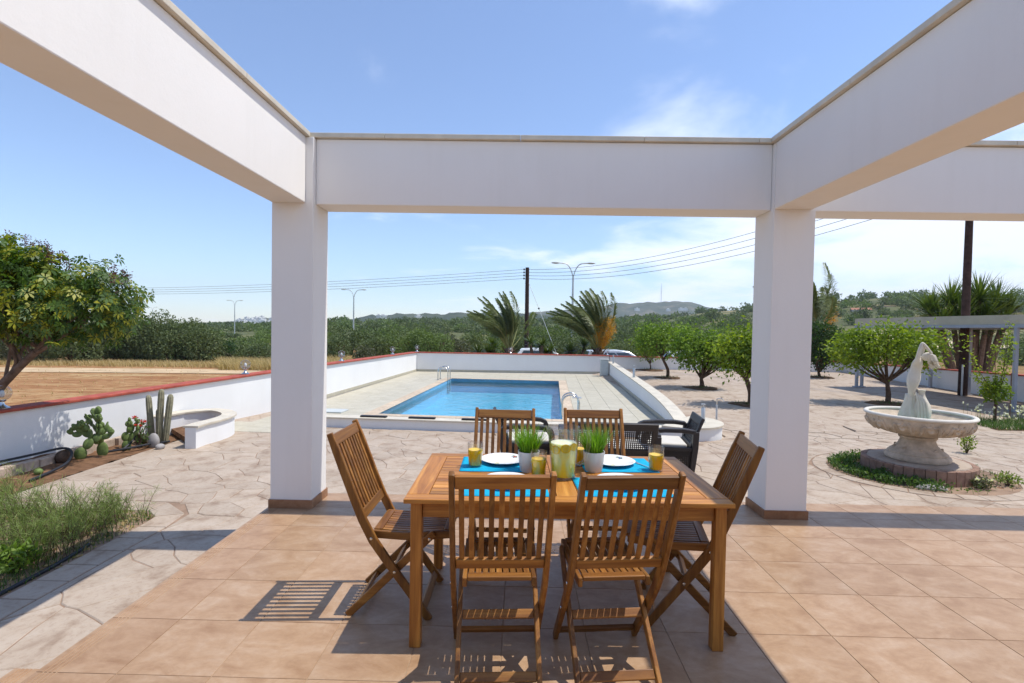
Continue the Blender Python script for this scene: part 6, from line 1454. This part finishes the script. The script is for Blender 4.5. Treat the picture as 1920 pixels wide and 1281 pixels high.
# ------------------------------------------------------------------ scrub, shrubs and dry grass outside
def bush_parts(c, R_, H_, d, val, dens=1.):
    size = max(.11, d*.0042); lobes = random.randint(5, 8); parts = []; n_tot = int(dens*1.5*2*pi*R_*(R_+H_)*.5/(size*size*.5))
    for k in range(lobes):
        a = random.random()*6.28; q = R_*random.uniform(.15, .62); lr = R_*random.uniform(.40, .62); lh = H_*random.uniform(.30, .48)
        cc = np.array([c[0]+q*math.cos(a), c[1]+q*math.sin(a), c[2]+H_*random.uniform(.30, .62)]); n = max(6, n_tot//lobes); p = blob(n, (lr, lr, lh), .6); o_ = unit(p); p = p+cc; p[:, 2] = np.maximum(p[:, 2], c[2]+.05)
        parts.append(leafset(p, size, .55, o_*.6, .0, .35, np.full(n, val+random.uniform(-.12, .12))))
    return parts
def azx(px_, d): return (px_-968)/F*d+.0
groups = {'L': ('shrub of the dense green row behind the dry field', 'shrubs behind the dry field'), 'M': ('loose green shrub beyond the pool walls', 'shrubs beyond the pool'), 'R': ('shrub across the street behind the palms and citrus trees', 'shrubs across the street')}
n_near = 0
MLAB = iter(['dark shrub just right of the left column beyond the wall', 'small grey half dry shrub in the golden grass', 'shrub behind the small grey shrub in the golden grass', 'tall green shrub right of the blue sign', 'bright green bush above the far left pool corner', 'brightest tall green bush behind the far pool wall', 'grey twiggy bush right of the bright green bush', 'green bush left of the left palm', 'low bush in the golden grass near the wall lamps', 'smallest grey tuft in the golden grass', 'green bush behind the left palm', 'pink flowering oleander left of the left palm', 'low dark bush under the pink oleander'])
def near_shrub(px_, y, R_, H_, kind, matl, val):
    x = azx(px_, y); z = TZ(x, y)-.1; t = empty('shrub', (x, y, z)); tag(t, next(MLAB) if kind == 'M' else groups[kind][0], 'shrub', groups[kind][1])
    V, Q, A_ = merge(bush_parts((0, 0, 0), R_, H_, y*1.0, val)); mesh_np('foliage', V, Q, matl, t, A_); mb = MB()
    for k in range(6): a = k*1.05; mb.tube([(0, 0, -.1), (R_*.25*math.cos(a), R_*.25*math.sin(a), H_*.3), (R_*.5*math.cos(a), R_*.5*math.sin(a), H_*.6)], [.06, .04, .02], 5)
    mb.build('stems', 'trunk', t)
rs = random.Random(11)
for k in range(26): near_shrub(-260+k*31+rs.uniform(-14, 14), 31+rs.uniform(-1.5, 4)+(3 if k > 18 else 0), rs.uniform(1.2, 2.3), rs.uniform(2.2, 3.7)*(1 if k < 17 else .68 if k < 20 else .5), 'L', rs.choice(['scrub', 'scrub', 'scrub_green', 'scrub_grey', 'dark_leaf']), rs.uniform(.35, .7))
for px_, y, R_, H_, m_, v in ((625, 36, 1.4, 2.2, 'scrub', .5), (672, 31, .9, 1.35, 'scrub_grey', .5), (690, 38, 1.5, 2.0, 'scrub', .55), (735, 40, 1.8, 2.4, 'scrub_green', .5), (775, 33, 1.6, 2.6, 'scrub_green', .65), (812, 31.5, 1.5, 2.7, 'scrub_green', .7), (850, 33, 1.4, 2.2, 'scrub_grey', .45), (880, 36, 1.7, 2.5, 'scrub', .6), (705, 29, .5, .6, 'scrub', .5), (655, 28, .4, .5, 'scrub_grey', .4), (925, 38, 1.5, 2.2, 'scrub_green', .55)): near_shrub(px_, y, R_, H_, 'M', m_, v)
for k in range(20): near_shrub(955+k*33+rs.uniform(-12, 12), 37+rs.uniform(-1, 6), rs.uniform(1.6, 2.5), rs.uniform(2.0, 3.0), 'R', rs.choice(['scrub', 'scrub_green', 'scrub']), rs.uniform(.35, .65))
for px_, H_ in ((-20, 3.6), (60, 3.8), (200, 3.7), (245, 3.8), (285, 3.6), (325, 3.1), (360, 2.6)): near_shrub(px_, 32.5, 1.9, H_, 'L', 'scrub', .55)
near_shrub(900, 27.2, .55, 1.1, 'M', 'bloom_pink', .5); near_shrub(895, 27.6, .7, 1.0, 'M', 'scrub', .5)
parts_a, parts_b = [], []
for k in range(240):
    d = 44+rs.random()**1.3*100; px_ = rs.uniform(-250, 2150)
    if px_ < 560 and d < 40: continue
    x = azx(px_, d); 
    if 1525 < px_ and 55 < d < 118 and rs.random() < .8: continue
    R_ = rs.uniform(1.4, 2.8)+d*.006; (parts_a if rs.random() < .6 else parts_b).extend(bush_parts((x, d, TZ(x, d)-.2), R_, R_*rs.uniform(.8, 1.25)*(.5 if px_ < 560 else 1), d*1.0, rs.uniform(.25, .7), .9))
for k in range(900):
    d = 140+rs.random()*300; px_ = rs.uniform(-250, 2150); x = azx(px_, d); R_ = rs.uniform(2.4, 4.6); (parts_a if rs.random() < .65 else parts_b).extend(bush_parts((x, d, TZ(x, d)-.3), R_, R_*rs.uniform(.75, 1.2)*(.5 if px_ < 560 else 1), d*1.0, rs.uniform(.2, .7), .8))
V, Q, A_ = merge(parts_a); stuff(mesh_np('scrubland', V, Q, 'scrub', None, A_)); V, Q, A_ = merge(parts_b); stuff(mesh_np('scrubland', V, Q, 'scrub_green', None, A_))
# straw grass along the field edge and beyond the pool
def straw_patch(n, px0, px1, y0, y1, h_):
    px_ = rng.uniform(px0, px1, n); y = rng.uniform(y0, y1, n); x = (px_-968)/F*y; z = np.array([TZ(a, b) for a, b in zip(x, y)]); return blades(np.column_stack([x, y, z]), h_, .03, .8, None, 2, (-.25, 0))
pr = [straw_patch(9000, -200, 520, 27.6, 31, .30), straw_patch(5000, 400, 520, 26, 31, .55), straw_patch(16000, 520, 900, 25, 34, .60), straw_patch(2500, 870, 925, 25, 27.5, .75), straw_patch(500, -200, 520, 14, 27, .10), straw_patch(5000, 900, 1500, 32.6, 36, .4)]
V, Q, A_ = merge(pr); stuff(mesh_np('dry_grass', V, Q, 'straw', None, A_))
M['pale_field'] = pmat('pale_stubble_field', (.56, .46, .30), .95, .1, .15, .3, 3, .3, rand=0)
strip('dry_field', [(azx(1500, 96), 96), (azx(1770, 96), 96)], 34, 'pale_field', .35, 12)

# ------------------------------------------------------------------ far houses, town, mast
def house(loc, w, d, h_, rz, lab, grp, roof='roof', full=True):
    t = tag(empty('house', loc, rz), lab, 'house', grp); MB().box(-w/2, w/2, -d/2, d/2, -2, h_).build('wall', 'house_white', t)
    if roof: MB().add([(-w/2-.3, -d/2-.4, h_+.01), (w/2+.3, -d/2-.4, h_+.01), (w/2+.3, d/2+.4, h_+.01), (-w/2-.3, d/2+.4, h_+.01), (-w/2-.3, 0, h_+h_*.35), (w/2+.3, 0, h_+h_*.35)], [(0, 1, 5, 4), (2, 3, 4, 5), (0, 4, 3), (1, 2, 5), (3, 2, 1, 0)]).build('roof', roof, t)
    else: MB().box(-w/2-.2, w/2+.2, -d/2-.2, d/2+.2, h_+.01, h_+.35).build('parapet', 'house_white', t); MB().box(-w/4, w/6, -d/4, d/4, h_+.36, h_+2.4).build('stair_tower', 'house_white', t)
    if full:
        for k in range(3): x = -w/2+w*(k+.5)/3; MB().box(x-.5, x+.5, -d/2-.05, -d/2-.01, h_*.35, h_*.8).build('window' if k != 1 else 'door', 'window_dark', t)
for px_, py_, d, w, lab in ((1600, 592, 200, 6, 'small low white house with red roof on the wooded slope'), (1640, 588, 210, 8, 'dark roofed house with a veranda on the wooded slope')):
    x = azx(px_, d); z = HC+(horizon(px_)-py_)/F*d; house((x, d, z-.5), w, 6, 2.6, -.5, lab, 'houses on the wooded slope', 'roof' if px_ == 1600 else 'pole')
TH = [(330, 615), (390, 607), (430, 602), (455, 597), (475, 594), (500, 597), (560, 602), (680, 612)]
for k in range(46):
    px_ = rs.uniform(428, 520); ty = interp(TH, px_); py_ = ty+rs.random()**.7*11+.5; d = 1300-60*(py_-ty)/11*3.0; x = azx(px_, d); z = HC+(horizon(px_)-py_)/F*d; house((x, d, z-4), rs.uniform(7, 13), 9, rs.uniform(6, 10), rs.uniform(-.5, .5), 'tiny white house of the hillside town left of the left column', 'houses of the hillside town', None, False)
for k in range(14):
    px_ = rs.choice((rs.uniform(355, 415), rs.uniform(700, 780), rs.uniform(880, 930), rs.uniform(1160, 1290))); py_ = {0: 607, 1: 593, 2: 600, 3: 581}[0 if px_ < 420 else 1 if px_ < 800 else 2 if px_ < 940 else 3]+rs.uniform(-1.5, 1.5); d = 900 if px_ < 940 else 1500; x = azx(px_, d); z = HC+(horizon(px_)-py_)/F*d
    house((x, d, z-3), rs.uniform(8, 16), 9, rs.uniform(4, 6), rs.uniform(-.5, .5), 'distant white house on the far hills', 'houses on the far hills', None, False)
xm = azx(1231, 1880); mt = tag(empty('radio_mast', (xm, 1880, HC+(621-568)/F*1880)), 'thin radio mast on top of the far hill', 'mast'); MB().tube([(0, 0, -10), (0, 0, 35), (0, 0, 72)], [1.0, .8, .5], 6).build('mast_shaft', 'galv', mt); [MB().tube([(0, 0, 60), (a*14, b*14, -4)], .12, 4).build('stay', 'galv', mt) for a, b in ((1, 0), (-.5, .8), (-.5, -.8))]

# ------------------------------------------------------------------ haze over the land
hm = bpy.data.materials.new('haze_air'); hm.use_nodes = True; hn = hm.node_tree.nodes; hn.clear(); ho = hn.new('ShaderNodeOutputMaterial'); hv = hn.new('ShaderNodeVolumePrincipled')
hv.inputs['Color'].default_value = (.80, .88, 1, 1); hv.inputs['Density'].default_value = .00022; hm.node_tree.links.new(hv.outputs[0], ho.inputs['Volume']); M['haze'] = hm
stuff(MB().box(-3200, 3200, -120, 2600, -12, 215).build('haze', 'haze'))
